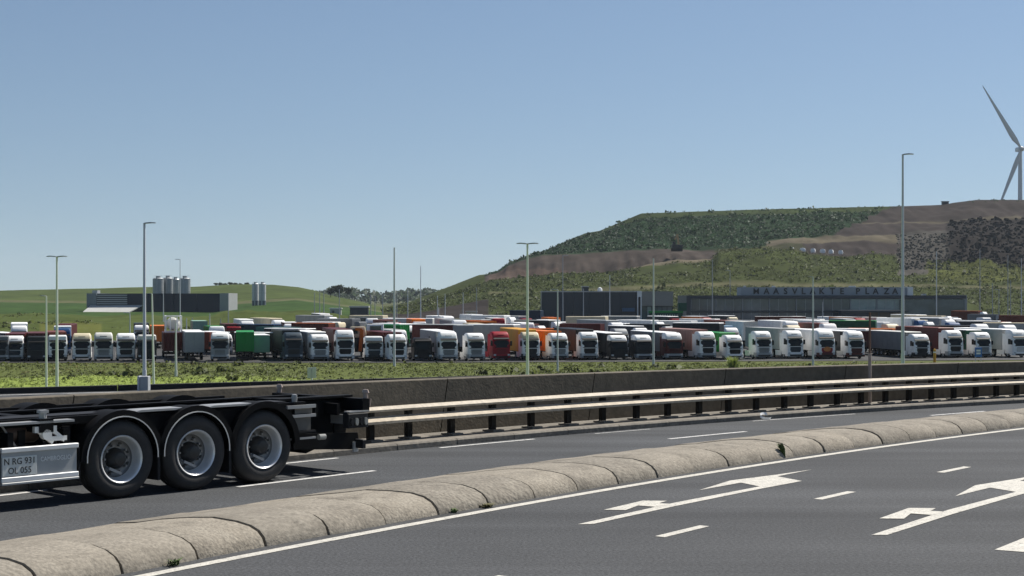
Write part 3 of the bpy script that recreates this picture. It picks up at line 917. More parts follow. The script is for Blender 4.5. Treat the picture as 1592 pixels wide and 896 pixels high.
# dark box building left of it
ZD = 432.0; sp = F/ZD
dark = empty('dark_building', (PX(944), ZD, LOT), 0, 'dark navy box building with a taupe end block and white fin', 'building')
hx = dark.location.x; zb = HOR + (EYE-LOT)*sp
for i in range(6):
    x0 = 842+i*24.6; HB(x0+0.15, x0+24.5, 0, 16, 454.5, zb).build('cladding_panel', NAVYB, dark)
HB(842,990,-0.15,16.2,452.9,454.4).build('roof_edge', STEEL, dark)
HB(990.4,997.5,-0.7,15,452.6,462).build('fin', WHITEC, dark)
HB(990.4,992,-0.7,15,462.1,zb).build('fin', WHITEC, dark)
HB(995.6,997.4,-0.7,15,462.1,zb).build('fin', WHITEC, dark)
HB(997.8,1046.5,-0.4,15,453.2,475.8).build('upper_block', TAUPE, dark)
HB(997.8,1046.5,1.2,15,476,zb).build('lower_wall', FRAME, dark)
for i in range(6):
    x0 = 999+i*7.9; HB(x0, x0+6.2, 1.0, 1.15, 477, 500).build('pane', GLASSD if i != 1 else GLASSP, dark)
HB(906,916,3,7,446,452.7).build('roof_vent', NAVYB, dark); HB(905,917,2.8,7.2,445,445.9).build('vent_cap', STEEL, dark)
MB().lathe([(0.0,1.0),(0.5,0.8),(0.7,0.3),(0.7,-0.2)],(PX(934.5)-hx,6,PZ(452)-LOT),'z',10).build('roof_dome', WHITEC, dark)
HB(967,986,-1.4,-0.2,479,484.5).build('blue_sign', mat('blue_board',(0.03,0.09,0.17),0.5,var=0.1), dark)

# factory on the left bank
ZF = 560.0; sp = F/ZF
fac = empty('factory_building', (PX(245), ZF, PZ(491)), 0, 'low navy factory with louvred front and sloping pale canopy below the silos', 'building')
hx = fac.location.x; LT = PZ(491.5)
def HB(x0, x1, y0, y1, z0, z1): return B(PX(x0)-hx, PX(x1)-hx, y0, y1, PZ(z1)-LT, PZ(z0)-LT)
for i in range(4):
    x0 = 198+i*35.9; HB(x0+0.2, x0+35.7, 0, 18, 457, 492).build('cladding_panel', mat('factory_navy', srgb(34,42,58), 0.55, spec=0.2, var=0.12, scale=0.15), fac)
HB(341.8,355.5,-0.3,18,456.5,492).build('end_block', GREYC, fac)
HB(135,150,-0.3,18,456.8,492).build('end_block', mat('blue_grey_cladding', (0.16,0.185,0.21), 0.6, var=0.1), fac)
HB(150.2,197.8,0.3,18,457.2,492).build('wall', FRAME, fac)
HB(141,149,2,6,452,456.6).build('roof_hatch', STEEL, fac)
for i in range(5): HB(150.3,197.6,-0.1,0.28,459+i*3.3,460.6+i*3.3).build('louvre', mat('louvre_grey',(0.32,0.34,0.36),0.5), fac)
cb = [(PX(135)-hx,-8,PZ(489.5)-LT),(PX(205)-hx,-8,PZ(489)-LT),(PX(222)-hx,-0.4,PZ(476.5)-LT),(PX(141)-hx,-0.4,PZ(477.2)-LT)]
MB().loft([[Vector(q) for q in cb],[Vector(q)+Vector((0,0,0.35)) for q in cb]]).build('canopy', LGREY, fac)
for x in (140,160,180,200): MB().cyl((PX(x)-hx,-7.5,-1.2),(PX(x)-hx,-7.5,PZ(489)-LT+0.2),0.1).build('canopy_post', STEEL, fac)
SILO = mat('silo_metal', (0.28,0.30,0.31), 0.45, metal=0.3, var=0.15, scale=0.5, color2=(0.36,0.37,0.37))
SILOW = mat('silo_white', (0.52,0.53,0.54), 0.5, metal=0.1, var=0.1, scale=0.5)
def silo(px, w_px, top, base, Z, m, label, group, skirt=False):
    s_ = F/Z; r = w_px/2/s_
    p = dp(px, base, Z); h = (base-top)/s_
    o = empty('silo', p, 0, label, 'silo', group)
    sk = 0.28*h if skirt else 0.0
    MB().lathe([(0.01,sk+0.3),(r*0.55,sk+0.3),(r,sk+0.28+r*0.5),(r,h*0.93),(r*0.8,h*0.955),(0.01,h*0.965)],(0,0,0),'z',20).build('tank', m, o, smooth=40)
    for z_ in (0.35,0.62,0.925): MB().lathe([(r*1.0,h*z_),(r*1.03,h*z_),(r*1.03,h*z_+0.15),(r*1.0,h*z_+0.15)],(0,0,0),'z',20).build('band', STEEL, o)
    MB().cyl((0,0,h*0.95),(0,0,h),r*0.42,n=12).build('top_filter', STEEL, o)
    MB().lathe([(r*0.85,h*1.0),(r*0.86,h*1.0+0.06)],(0,0,0),'z',16).build('guard_ring', STEEL, o)
    if skirt:
        MB().lathe([(r*0.98,-0.6),(r*0.98,sk+0.9)],(0,0,0),'z',20).build('skirt', mat('silo_skirt',(0.1,0.12,0.15),0.6,var=0.2), o, smooth=40)
    else:
        for k in range(4):
            aa = math.pi/4+k*math.pi/2; MB().cyl((r*.9*math.cos(aa),r*.9*math.sin(aa),-1),(r*.9*math.cos(aa),r*.9*math.sin(aa),sk+r*0.6),0.12).build('leg', STEEL, o)
    MB().box(-0.25,0.25,-r-0.22,-r-0.1,0.2,h).build('ladder', STEEL, o)
    return o
silo(246,17,429.5,492,590,SILO,'grey silo above the navy factory, leftmost of the four','silos behind the factory')
silo(261,16,429,492,594,SILO,'grey silo above the navy factory, second from the left','silos behind the factory')
silo(273,14,431,492,604,SILO,'narrow grey silo above the navy factory, third from the left','silos behind the factory')
silo(287.5,17,429.5,492,590,SILO,'grey silo above the navy factory, rightmost of the four','silos behind the factory')
silo(397,10.5,439,483.5,640,SILOW,'pale twin silo standing alone on the grass, left one','twin silos on the grass',True)
silo(408,11,439,483.5,637,SILOW,'pale twin silo standing alone on the grass, right one with white side','twin silos on the grass',True)

# small far sheds between the hills
def shed(x0, x1, top, base, Z, m, mr, label, pitched=False):
    s_ = F/Z; w = (x1-x0)/s_; h = (base-top)/s_
    o = empty('shed', dp((x0+x1)/2, base, Z), 0, label, 'shed')
    B(-w/2, w/2, 0, w*0.5, -1, h*0.86).build('wall', m, o)
    B(-w/2-0.3, w/2+0.3, -0.3, w*0.5+0.3, h*0.86+0.01, h).build('roof', mr, o)
    B(-w*0.3, -w*0.1, -0.06, -0.01, -0.4, h*0.6).build('door', FRAME, o)
    return o
shed(544,572,476,494,520,NAVYB,LGREY,'small dark shed with a pale roof edge right of the left hill')
shed(513,530,479,489,540,LGREY,WHITEC,'small pale shed with white roof beside the left hill foot')
shed(725,741,484,492,500,mat('cream_wall',(0.55,0.48,0.33),0.7,var=0.1),LGREY,'small cream shed behind the navy trailer near the right hill foot')
shed(1465,1475,313,321,1010,FRAME,NAVYB,'tiny black cabin on the crest of the right hill')
# ------------------------------------------------------------------ trucks
def paint(name, c, rough=0.5): return mat('paint_'+name, tuple(max(0.004, q*(1.0 if max(c) > 0.55 else 0.82)) for q in c), rough, var=0.14, scale=0.9, spec=0.16)
PC = {'white': paint('white',(0.80,0.80,0.79)), 'offwhite': paint('offwhite',(0.60,0.59,0.55)), 'silver': paint('silver',(0.36,0.38,0.39)), 'grey': paint('grey',(0.20,0.21,0.22)),
      'dark': paint('dark',(0.03,0.034,0.038)), 'black': paint('black',(0.012,0.014,0.018)), 'steelblue': paint('steelblue',(0.05,0.075,0.10)), 'blue': paint('blue',(0.02,0.08,0.22)),
      'navy': paint('navy',(0.02,0.035,0.065)), 'sky': paint('sky',(0.14,0.30,0.46)), 'teal': paint('teal',(0.035,0.13,0.13)), 'mint': paint('mint',(0.28,0.45,0.36)), 'red': paint('red',(0.34,0.008,0.022)),
      'maroon': paint('maroon',(0.10,0.018,0.016)), 'rust': paint('rust',(0.17,0.045,0.028)), 'orange': paint('orange',(0.62,0.15,0.015)), 'ochre': paint('ochre',(0.56,0.28,0.03)),
      'green': paint('green',(0.015,0.24,0.05)), 'dgreen': paint('dgreen',(0.012,0.085,0.05)), 'cream': paint('cream',(0.62,0.54,0.38)), 'pink': paint('pink',(0.36,0.2,0.17)), 'ltgrey': paint('ltgrey',(0.42,0.43,0.42))}
TYRE = mat('rubber', (0.012,0.012,0.012), 0.9, spec=0.1, var=0.25, scale=6)
WGLASS = mat('windscreen_glass', (0.008,0.012,0.015), 0.2, spec=0.15)
TRIM = mat('black_trim', (0.012,0.012,0.013), 0.6, var=0.2, spec=0.15)
LAMP = mat('headlamp', (0.5,0.52,0.54), 0.12)
CHAS = mat('chassis_steel', (0.015,0.015,0.016), 0.7, var=0.3, spec=0.1)
RIMG = mat('truck_rim', (0.3,0.3,0.3), 0.4, metal=0.5)

def rrect(x, y0, y1, z, r=0.2, n=3):
    pts = []
    for cx_, cy_, a0 in ((x-r, y0+r, -90), (x-r, y1-r*0.5, 0), (-x+r, y1-r*0.5, 90), (-x+r, y0+r, 180)):
        rr = r if cy_ == y0+r else r*0.5
        for k in range(n+1):
            t_ = math.radians(a0 + 90*k/n); pts.append(Vector((cx_+rr*math.cos(t_) + (r-rr)*(1 if cx_>0 else -1)*(1 if rr<r else 0), cy_+rr*math.sin(t_), z)))
    return pts
CABS = {}
def cab_meshes(kind):
    if kind in CABS: return CABS[kind]
    H = {'std':3.62, 'high':3.88, 'low':3.12, 'flat':3.5}[kind]
    z1 = 2.85 if kind != 'high' else 3.0
    prof = [(0.55,0.06,1.20),(0.95,0.0,1.245),(1.75,0.0,1.245),(1.9,0.02,1.245),(z1-0.2,0.17,1.225),(z1,0.27,1.2)]
    fy = lambda z: float(np.interp(z, [p[0] for p in prof], [p[1] for p in prof]))
    d = {}
    d['body'] = MB().loft([rrect(w, f_, 2.2, z) for z, f_, w in prof]).mesh('cab_body', 0, 35)
    if kind == 'low': rr = [(z1,0.30,1.19,2.2),(z1+0.2,0.45,1.12,2.15),(H,0.7,0.95,2.0)]
    elif kind == 'flat': rr = [(z1,0.28,1.2,2.2),(H-0.15,0.34,1.18,2.2),(H,0.5,1.08,2.15)]
    else: rr = [(z1,0.28,1.2,2.2),(z1+0.25,0.36,1.19,2.2),(H-0.18,0.62,1.14,2.2),(H,0.95,1.02,2.18)]
    d['roof'] = MB().loft([rrect(w, f_, b_, z, 0.22) for z, f_, w, b_ in rr]).mesh('roof_fairing', 0, 35)
    # windscreen: curved sheet with wrapped ends
    v, f = [], []
    xs = [-1.215,-1.17,-1.05,-0.7,-0.35,0,0.35,0.7,1.05,1.17,1.215]
    zs = [1.62, 2.1, 2.4, z1-0.04]
    for z in zs:
        for x in xs:
            ax = abs(x); y = fy(z)-0.02 + (0.17 if ax > 1.2 else 0.085 if ax > 1.1 else 0.02 if ax > 1 else 0.0)
            v.append((x*(1 if z < 2.4 else 0.985), y, z))
    nx = len(xs)
    for j in range(len(zs)-1):
        for k in range(nx-1): f.append((j*nx+k, j*nx+k+1, (j+1)*nx+k+1, (j+1)*nx+k))
    d['windscreen'] = MB().add(v, f).mesh('windscreen', 0, 60, fix=False)
    d['grille'] = MB().prism([(-0.6,0.72),(0.6,0.72),(0.82,1.15),(0.8,1.54),(-0.8,1.54),(-0.82,1.15)], 'y', -0.035, 0.05).mesh('grille', 0.02)
    g_ = MB()
    for k in range(4): g_.box(-0.66,0.66,-0.06,-0.03,0.9+k*0.16,0.95+k*0.16)
    d['slats'] = g_.mesh('grille_slat')
    d['bumper'] = MB().loft([rrect(1.24,-0.07,0.9,0.32,0.2),rrect(1.26,-0.1,0.9,0.5,0.2),rrect(1.25,-0.07,0.9,0.86,0.2)]).mesh('bumper', 0, 35)
    d['intake'] = MB().prism([(-0.85,0.36),(0.85,0.36),(0.95,0.56),(-0.95,0.56)], 'y', -0.125, 0.0).mesh('lower_intake', 0.01)
    d['visor'] = MB().prism([(fy(z1)-0.05,z1-0.08),(fy(z1)-0.3,z1-0.2),(fy(z1)-0.28,z1-0.14),(fy(z1)+0.02,z1+0.03)], 'x', -1.1, 1.1).mesh('sun_visor')
    d['slot'] = B(-0.45,0.45,0.40,0.6,z1+0.27,z1+0.37).mesh('roof_marker_slot')
    d['lamp'] = B(-0.17,0.17,-0.12,0.1,0.6,0.82).mesh('headlight', 0.03)
    d['mirror'] = MB().box(-0.13,0.13,-0.06,0.06,0,0.62).box(-0.05,0.05,0.02,0.3,0.5,0.56).box(-0.05,0.05,0.02,0.3,0.05,0.1).mesh('mirror', 0.02)
    d['side_window'] = MB().prism([(0.42,1.85),(1.25,1.85),(1.25,2.62),(0.62,2.62)], 'x', -0.01, 0.01).mesh('side_window')
    d['z1'] = z1
    CABS[kind] = d
    return d
wheel_tyre = MB().lathe([(0.29,-0.14),(0.44,-0.15),(0.49,-0.1),(0.5,0),(0.49,0.1),(0.44,0.15),(0.29,0.14)],(0,0,0),'x',18).mesh('tyre',0,40)
wheel_rim = MB().lathe([(0.29,-0.14),(0.27,-0.1),(0.2,-0.04),(0.1,-0.1),(0.0,-0.1)],(0,0,0),'x',14).lathe([(0.29,0.14),(0.27,0.1),(0.2,0.04),(0.1,0.1),(0.0,0.1)],(0,0,0),'x',14).mesh('rim',0,40)
TMESH = {
 'tchassis': MB().box(-0.45,-0.33,1.2,6.1,0.72,1.0).box(0.33,0.45,1.2,6.1,0.72,1.0).box(-0.45,0.45,3.9,5.6,0.95,1.12).box(-1.1,1.1,1.0,1.9,0.5,0.75).box(-0.9,0.9,5.0,5.2,0.42,0.58).mesh('chassis'),
 'tank': MB().cyl((0,2.5,0.72),(0,4.1,0.72),0.3,n=12).mesh('fuel_tank',0,40),
 'skirt': B(-0.03,0.03,2.3,4.2,0.35,1.05).mesh('side_skirt',0.02),
 'wind': B(-0.02,0.02,2.05,2.75,1.05,3.3).mesh('side_deflector'),
 'bcha': MB().box(-0.5,-0.36,3.2,15.6,0.85,1.13).box(0.36,0.5,3.2,15.6,0.85,1.13).box(-1.2,1.2,15.3,15.5,0.5,0.62).box(-0.8,-0.7,5.9,6.05,0.05,1.0).box(0.7,0.8,5.9,6.05,0.05,1.0).box(-1.0,1.0,10.8,10.95,0.4,0.58).box(-1.0,1.0,12.1,12.25,0.4,0.58).box(-1.0,1.0,13.4,13.55,0.4,0.58).mesh('trailer_chassis'),
 'door': B(-0.6,0.6,-0.03,0.03,1.25,3.75).mesh('rear_door',0.01),
 'drod': MB().box(-0.25,-0.2,0.03,0.06,1.2,3.8).box(0.2,0.25,0.03,0.06,1.2,3.8).mesh('lock_rod'),
}
def box_mesh(kind):
    m = MB()
    if kind == 'container':          # corrugated sides between corner posts
        for sx in (-1, 1):
            pts = []; y = 3.15; k = 0
            while y < 15.0:
                pts += [(sx*(1.22 if k % 2 else 1.17), y), (sx*(1.22 if k % 2 else 1.17), y+0.2)]; y += 0.3; k += 1
            v = []
            for x, yy in pts: v += [(x, yy, 1.3), (x, yy, 3.72)]
            m.add(v, [(2*i, 2*i+2, 2*i+3, 2*i+1) for i in range(len(pts)-1)])
            for y0, y1 in ((3.0,3.15),(15.03,15.2)): m.box(min(sx*1.06,sx*1.22),max(sx*1.06,sx*1.22),y0,y1,1.16,3.86)
            m.box(min(sx*1.1,sx*1.22),max(sx*1.1,sx*1.22),3.15,15.03,1.16,1.3).box(min(sx*1.1,sx*1.22),max(sx*1.1,sx*1.22),3.15,15.03,3.72,3.86)
        v = []; pts = []; x = -1.06; k = 0
        while x < 1.0: pts += [(x, 3.03+(0.04 if k%2 else 0)), (x+0.2, 3.03+(0.04 if k%2 else 0))]; x += 0.28; k += 1
        for xx, y in pts: v += [(xx,y,1.16),(xx,y,3.86)]
        m.add(v, [(2*i, 2*i+2, 2*i+3, 2*i+1) for i in range(len(pts)-1)])
        return m.mesh('container_body', 0, None, fix=True)
    m.box(-1.27,1.27,2.85,16.1,1.15,3.86)
    for sx in (-1,1):
        k = 0
        for y in np.arange(3.5,15.8,1.7): m.box(min(sx*1.27,sx*1.285),max(sx*1.27,sx*1.285),y,y+0.08,1.2,3.8)
        m.box(min(sx*1.2,sx*1.3),max(sx*1.2,sx*1.3),2.9,16.05,1.1,1.2)
    return m.mesh('box_body', 0.0)
BOXM = {'container': box_mesh('container'), 'curtain': box_mesh('curtain'),
        'croof': B(-1.21,1.21,3.02,15.18,3.8,3.87).mesh('container_roof'),
        'broof': MB().loft([rrect(1.29,2.83,16.12,3.862,0.1,1),rrect(1.28,2.86,16.1,3.9,0.1,1),rrect(1.2,2.95,16.05,3.96,0.1,1)]).mesh('trailer_roof'),
        'tankb': MB().lathe([(0.02,3.0),(0.9,3.05),(1.15,3.4),(1.15,14.6),(0.9,14.95),(0.02,15)],(0,0,2.35),'y',20).mesh('tank_body',0,40),
        'floor': B(-1.2,1.2,3.1,15.1,1.14,1.2).mesh('container_floor')}
def wheels(root, ys, xs=(-1.05, 1.05)):
    for y in ys:
        for x in xs:
            t_ = link('wheel', wheel_tyre, TYRE, root, (x, y, 0.5)); link('rim', wheel_rim, RIMG, t_)

def truck(pos, yaw, label, cab='std', cc_='white', rc=None, lc='silver', gc_='dark', load=None, bc='white', brc=None, group='trucks in the front row', lite=False, deck=False, hi=1.0, cat='truck', name='truck', sides='both'):
    root = empty(name, pos, math.radians(yaw), label, cat, group)
    root.scale = (1.07, 1.07, 1.07*hi)
    if cab:
        d = cab_meshes(cab)
        rc = rc or cc_
        link('cab', d['body'], PC[cc_], root, own=True)
        rf = link('roof_fairing', d['roof'], PC[rc], root, own=True)
        if cab != 'low' and not lite: link('marker_slot', d['slot'], TRIM, rf)
        link('windscreen', d['windscreen'], WGLASS, root)
        gr = link('grille', d['grille'], PC[gc_], root, own=True)
        if not lite: link('grille_slats', d['slats'], TRIM if gc_ != 'dark' else CHAS, gr)
        link('bumper', d['bumper'], PC[lc], root, own=True)
        link('lower_intake', d['intake'], TRIM, root)
        link('sun_visor', d['visor'], TRIM, root)
        for s_ in (-1, 1):
            link('headlight', d['lamp'], LAMP, root, (s_*0.98, 0, 0))
            link('mirror', d['mirror'], TRIM, root, (s_*1.38, 0.18, 1.85))
            link('side_window', d['side_window'], WGLASS, root, (s_*1.247, 0, 0))
            if not lite:
                link('side_skirt', TMESH['skirt'], PC[cc_], root, (s_*1.2, 0, 0), own=True)
                link('side_deflector', TMESH['wind'], PC[cc_], root, (s_*1.2, 0, 0), own=True)
                link('fuel_tank', TMESH['tank'], STEEL, root, (s_*0.82, 0, 0))
        link('chassis', TMESH['tchassis'], CHAS, root)
        wheels(root, (1.45, 5.1))
    if load:
        link('trailer_chassis', TMESH['bcha'], CHAS, root)
        brc = brc or bc
        if load == 'container':
            b = link('container', BOXM['container'], PC[bc], root, own=True)
            link('roof', BOXM['croof'], PC[brc], b, own=True); link('floor', BOXM['floor'], CHAS, b)
            yr = 15.2
        elif load == 'tank':
            b = link('tank', BOXM['tankb'], PC[bc], root, own=True); yr = 14.0
        else:
            b = link('trailer_box', BOXM['curtain'], PC[bc], root, own=True)
            link('roof', BOXM['broof'], PC[brc], b, own=True); yr = 16.13
        if not lite and load != 'tank':
            for s_ in (-1, 1):
                dd = link('rear_door', TMESH['door'], PC[bc], b, (s_*0.61, yr, 0), own=True)
        wheels(root, (10.9, 12.2, 13.5))
    return root

def frow(px): return 222.0 + max(0, (px-700))/900*13 + max(0, 700-px)/700*0
def at_lot(px, Z): return Vector(((px-796)/F*Z, Z, float(lot_z(Z))))
ROW = 'trucks in the front row of the lot'
front = [
 # px, kwargs, label
 (-1, dict(cc_='grey', load=None, cab='flat'), 'grey truck cab cut off at the far left edge of the front row'),
 (22, dict(cc_='white', lc='silver', gc_='steelblue', load='container', bc='maroon'), 'white truck with silver bumper, second from the left in the front row'),
 (57, dict(cab='flat', cc_='dark', lc='dark', load='container', bc='maroon'), 'black box-shaped truck between the two leftmost white cabs'),
 (90, dict(cab='flat', cc_='white', lc='black', gc_='black', load='container', bc='rust'), 'white truck with black lower front behind the twin-headed lamp post'),
 (127, dict(cc_='white', rc='cream', lc='white', load=None), 'white truck with cream and orange-stained roof fairing'),
 (161, dict(cc_='offwhite', lc='silver', gc_='silver', cab='std', load=None), 'pale grey-white truck with silver grille right of the cream-roofed one'),
 (196, dict(cc_='white', lc='silver', load=None), 'clean white truck with dark grille left of the tall lamp post'),
 (229, dict(cab='flat', cc_='dark', rc='offwhite', lc='black', gc_='black', load=None), 'dark truck with pale roof directly behind the tall lamp post'),
 (342, dict(cab='std', cc_='silver', rc='white', lc='silver', gc_='silver', load=None), 'silver-fronted truck with white roof left of the green container'),
 (457, dict(cab='std', cc_='steelblue', lc='steelblue', gc_='dark', load='container', bc='dark'), 'blue-black truck right of the open black box'),
 (498, dict(cab='std', cc_='white', lc='silver', gc_='silver', load='curtain', bc='silver', brc='white'), 'white truck with silver grille and plain grey trailer'),
 (537, dict(cab='high', cc_='white', lc='white', gc_='black', load='curtain', bc='maroon'), 'tall white truck with big black grille and maroon trailer'),
 (582, dict(cab='flat', cc_='white', lc='dark', gc_='steelblue', load=None), 'white truck with dark lower front below the raised white loader cab'),
 (619, dict(cab='std', cc_='white', lc='white', gc_='black', load='container', bc='maroon'), 'white truck with black grille left of the all-black truck'),
 (658, dict(cab='low', cc_='black', lc='black', gc_='black', load=None), 'all-black low truck cab in the middle of the front row'),
 (698, dict(cab='high', cc_='white', lc='silver', gc_='silver', load='curtain', bc='ltgrey', brc='white'), 'white truck with silver grille and white-roofed grey trailer right of the black cab'),
 (741, dict(cab='std', cc_='white', lc='silver', gc_='silver', load=None), 'silver and white truck without trailer left of the red cab'),
 (780, dict(cab='std', cc_='red', lc='red', gc_='red', load=None), 'bright red truck cab in the front row'),
 (826, dict(cab='std', cc_='white', rc='cream', lc='dark', gc_='dark', load='curtain', bc='ochre'), 'white truck with ochre yellow box right of the red cab'),
 (871, dict(cab='std', cc_='white', lc='silver', gc_='silver', load='container', bc='orange'), 'white truck pulling a bright orange container'),
 (917, dict(cab='std', cc_='white', lc='silver', gc_='black', load='curtain', bc='black'), 'white truck with silver bumper pulling a black box'),
 (963, dict(cab='std', cc_='black', rc='white', lc='black', gc_='black', load='curtain', bc='dark', brc='white'), 'black truck with white roof and white-topped dark trailer'),
 (1002, dict(cab='std', cc_='dark', rc='white', lc='silver', gc_='black', load=None), 'dark-fronted truck with white roof left of the maroon one'),
 (1049, dict(cab='high', cc_='maroon', rc='white', lc='silver', gc_='maroon', load='curtain', bc='grey', brc='white'), 'maroon truck with big white roof and grey trailer'),
 (1101, dict(cab='std', cc_='white', lc='silver', gc_='black', load='container', bc='pink'), 'white truck with black grille and dull pink container'),
 (1143, dict(cab='std', cc_='white', lc='white', gc_='black', load='curtain', bc='green'), 'white truck pulling a bright green box'),
 (1188, dict(cab='std', cc_='white', lc='silver', gc_='silver', load=None), 'white truck with long side skirts right of the green box'),
 (1237, dict(cab='std', cc_='white', lc='white', gc_='steelblue', load='container', bc='ltgrey'), 'white truck with pale container left of the orange one'),
 (1286, dict(cab='high', cc_='white', rc='white', lc='maroon', gc_='red', load='curtain', bc='white'), 'white truck with a red front and round orange emblem'),
 (1332, dict(cab='high', cc_='white', rc='white', lc='maroon', gc_='maroon', load='curtain', bc='dark', brc='white'), 'white truck with maroon lower front beside the maroon container'),
 (1434, dict(cab='std', cc_='white', lc='black', gc_='black', load='curtain', bc='grey', brc='offwhite'), 'white truck with black bumper right of the tallest lamp post'),
 (1486, dict(cab='std', cc_='white', lc='silver', gc_='black', load='curtain', bc='maroon', brc='rust'), 'white truck pulling a long maroon box near the right edge'),
 (1530, dict(cab='std', cc_='white', lc='silver', gc_='silver', load='curtain', bc='dgreen', brc='white'), 'white truck with dark green box behind the blue sign'),
 (1587, dict(cab='high', cc_='white', lc='white', gc_='white', load='curtain', bc='ltgrey', brc='white'), 'white truck with pale grey box cut off at the right edge'),
]
rt = random.Random(3)
emblem_truck = None
OCC = []
def seg(p, yaw, L, y0=0.0):
    d = Vector((-math.sin(yaw), math.cos(yaw), 0)); a_ = Vector((p[0], p[1], 0))
    return [a_ + d*(y0+(L-y0)*k/6) for k in range(7)]
def occupy(o, load=True, y0=0.0):
    OCC.append(seg(o.location, o.rotation_euler[2], (16.5 if load else 6.5)*o.scale[1], y0))
def free(sg_): return all((a_-b_).length > 2.85 for q in OCC for a_ in sg_ for b_ in q)
for px, kw, lb_ in front:
    Z = frow(px) + rt.uniform(-0.8, 1.6)
    t_ = truck(at_lot(px, Z), 14 + rt.uniform(-4, 4), lb_, group=ROW, hi=rt.uniform(0.92, 1.08), **kw); occupy(t_, kw.get('load'))
    if 'emblem' in lb_: emblem_truck = t_
EM = mat('orange_emblem', (0.5,0.16,0.03), 0.5, var=0.2)
MB().loft([[Vector((0.55*math.cos(k*math.pi/12), -0.075, 1.35+0.33*math.sin(k*math.pi/12))) for k in range(24)],[Vector((0.55*math.cos(k*math.pi/12), -0.05, 1.35+0.33*math.sin(k*math.pi/12))) for k in range(24)]]).build('emblem', EM, emblem_truck)

# trailers and containers standing without a tractor in the front row
OCCM = None
def boxonly(px0, Z, yaw, label, load='container', bc='maroon', brc=None, base=None, scale=(1,1,1), group='containers and trailers standing in the lot', rear=False, name='trailer'):
    r = truck(at_lot(px0, Z), yaw, label, cab=None, load=load, bc=bc, brc=brc, group=group, cat='trailer', name=name)
    r.scale = scale
    return r
# origin of the box is 3 m ahead of its front face
def rear_to(px, Z, yaw_face, L=15.2):
    """origin so that the REAR face centre stands at px, Z and looks along yaw_face"""
    y = math.radians(yaw_face)
    p = at_lot(px, Z)
    return p + Vector((-math.sin(y)*-1*0, 0, 0)), y
def boxrear(px, Z, yaw, label, **kw):
    """rear doors face the camera: turned by 180 degrees"""
    y = math.radians(yaw); L = 15.5
    d = Vector((-math.sin(y), math.cos(y), 0))
    p = at_lot(px, Z) + d*L
    r = truck(p, yaw+180, label, cab=None, cat='trailer', name='trailer', group='containers and trailers standing in the lot', **kw)
    return r
boxrear(302, 225, 14, 'silver trailer with white roof showing its rear doors', load='curtain', bc='silver', brc='white')
boxrear(381, 225, 10, 'bright green container showing its corrugated end doors', load='container', bc='green')
boxonly(1420, 246, 62, 'maroon container on a trailer left of the tallest lamp post', bc='maroon', brc='ltgrey', scale=(1,0.8,0.97))
boxonly(268, 228, 14, 'maroon container under the white tank container frame', bc='maroon')
boxonly(345, 241, 76, 'rust red container side-on behind the silver trailer', bc='rust', scale=(1,0.5,0.97))
boxonly(408, 226, 14, 'pale teal trailer front right of the green container', load='curtain', bc='mint', brc='white', scale=(0.95,0.6,0.93))
boxonly(450, 236, 70, 'black open-sided box trailer with white edges', load='curtain', bc='black', brc='white', scale=(1,0.55,0.97))
# white tank container stacked on the maroon one
Z = 233; p = at_lot(270, Z) + Vector((0,0,3.9))
tf = empty('tank_container', p, math.radians(14), 'white tank container frame stacked on the maroon container', 'container')
fm = MB()
for x in (-1.15,1.15):
    for y in (0,5.8): fm.box(x-0.09,x+0.09,y-0.09,y+0.09,0,2.5)
    for z_ in (0.06,2.44): fm.box(x-0.08,x+0.08,0.1,5.7,z_-0.06,z_+0.06)
for y in (0,5.8):
    for z_ in (0.06,2.44): fm.box(-1.05,1.05,y-0.06,y+0.06,z_-0.06,z_+0.06)
fm.build('frame', PC['white'], tf)
MB().lathe([(0.02,0.15),(0.7,0.2),(1.0,0.5),(1.0,5.3),(0.7,5.6),(0.02,5.65)],(0,0,1.25),'y',18).build('tank', PC['offwhite'], tf, smooth=40)
for x in (-0.5,0.5): B(x-0.1,x+0.1,-0.02,0.05,0.2,2.3).build('front_brace', PC['white'], tf)

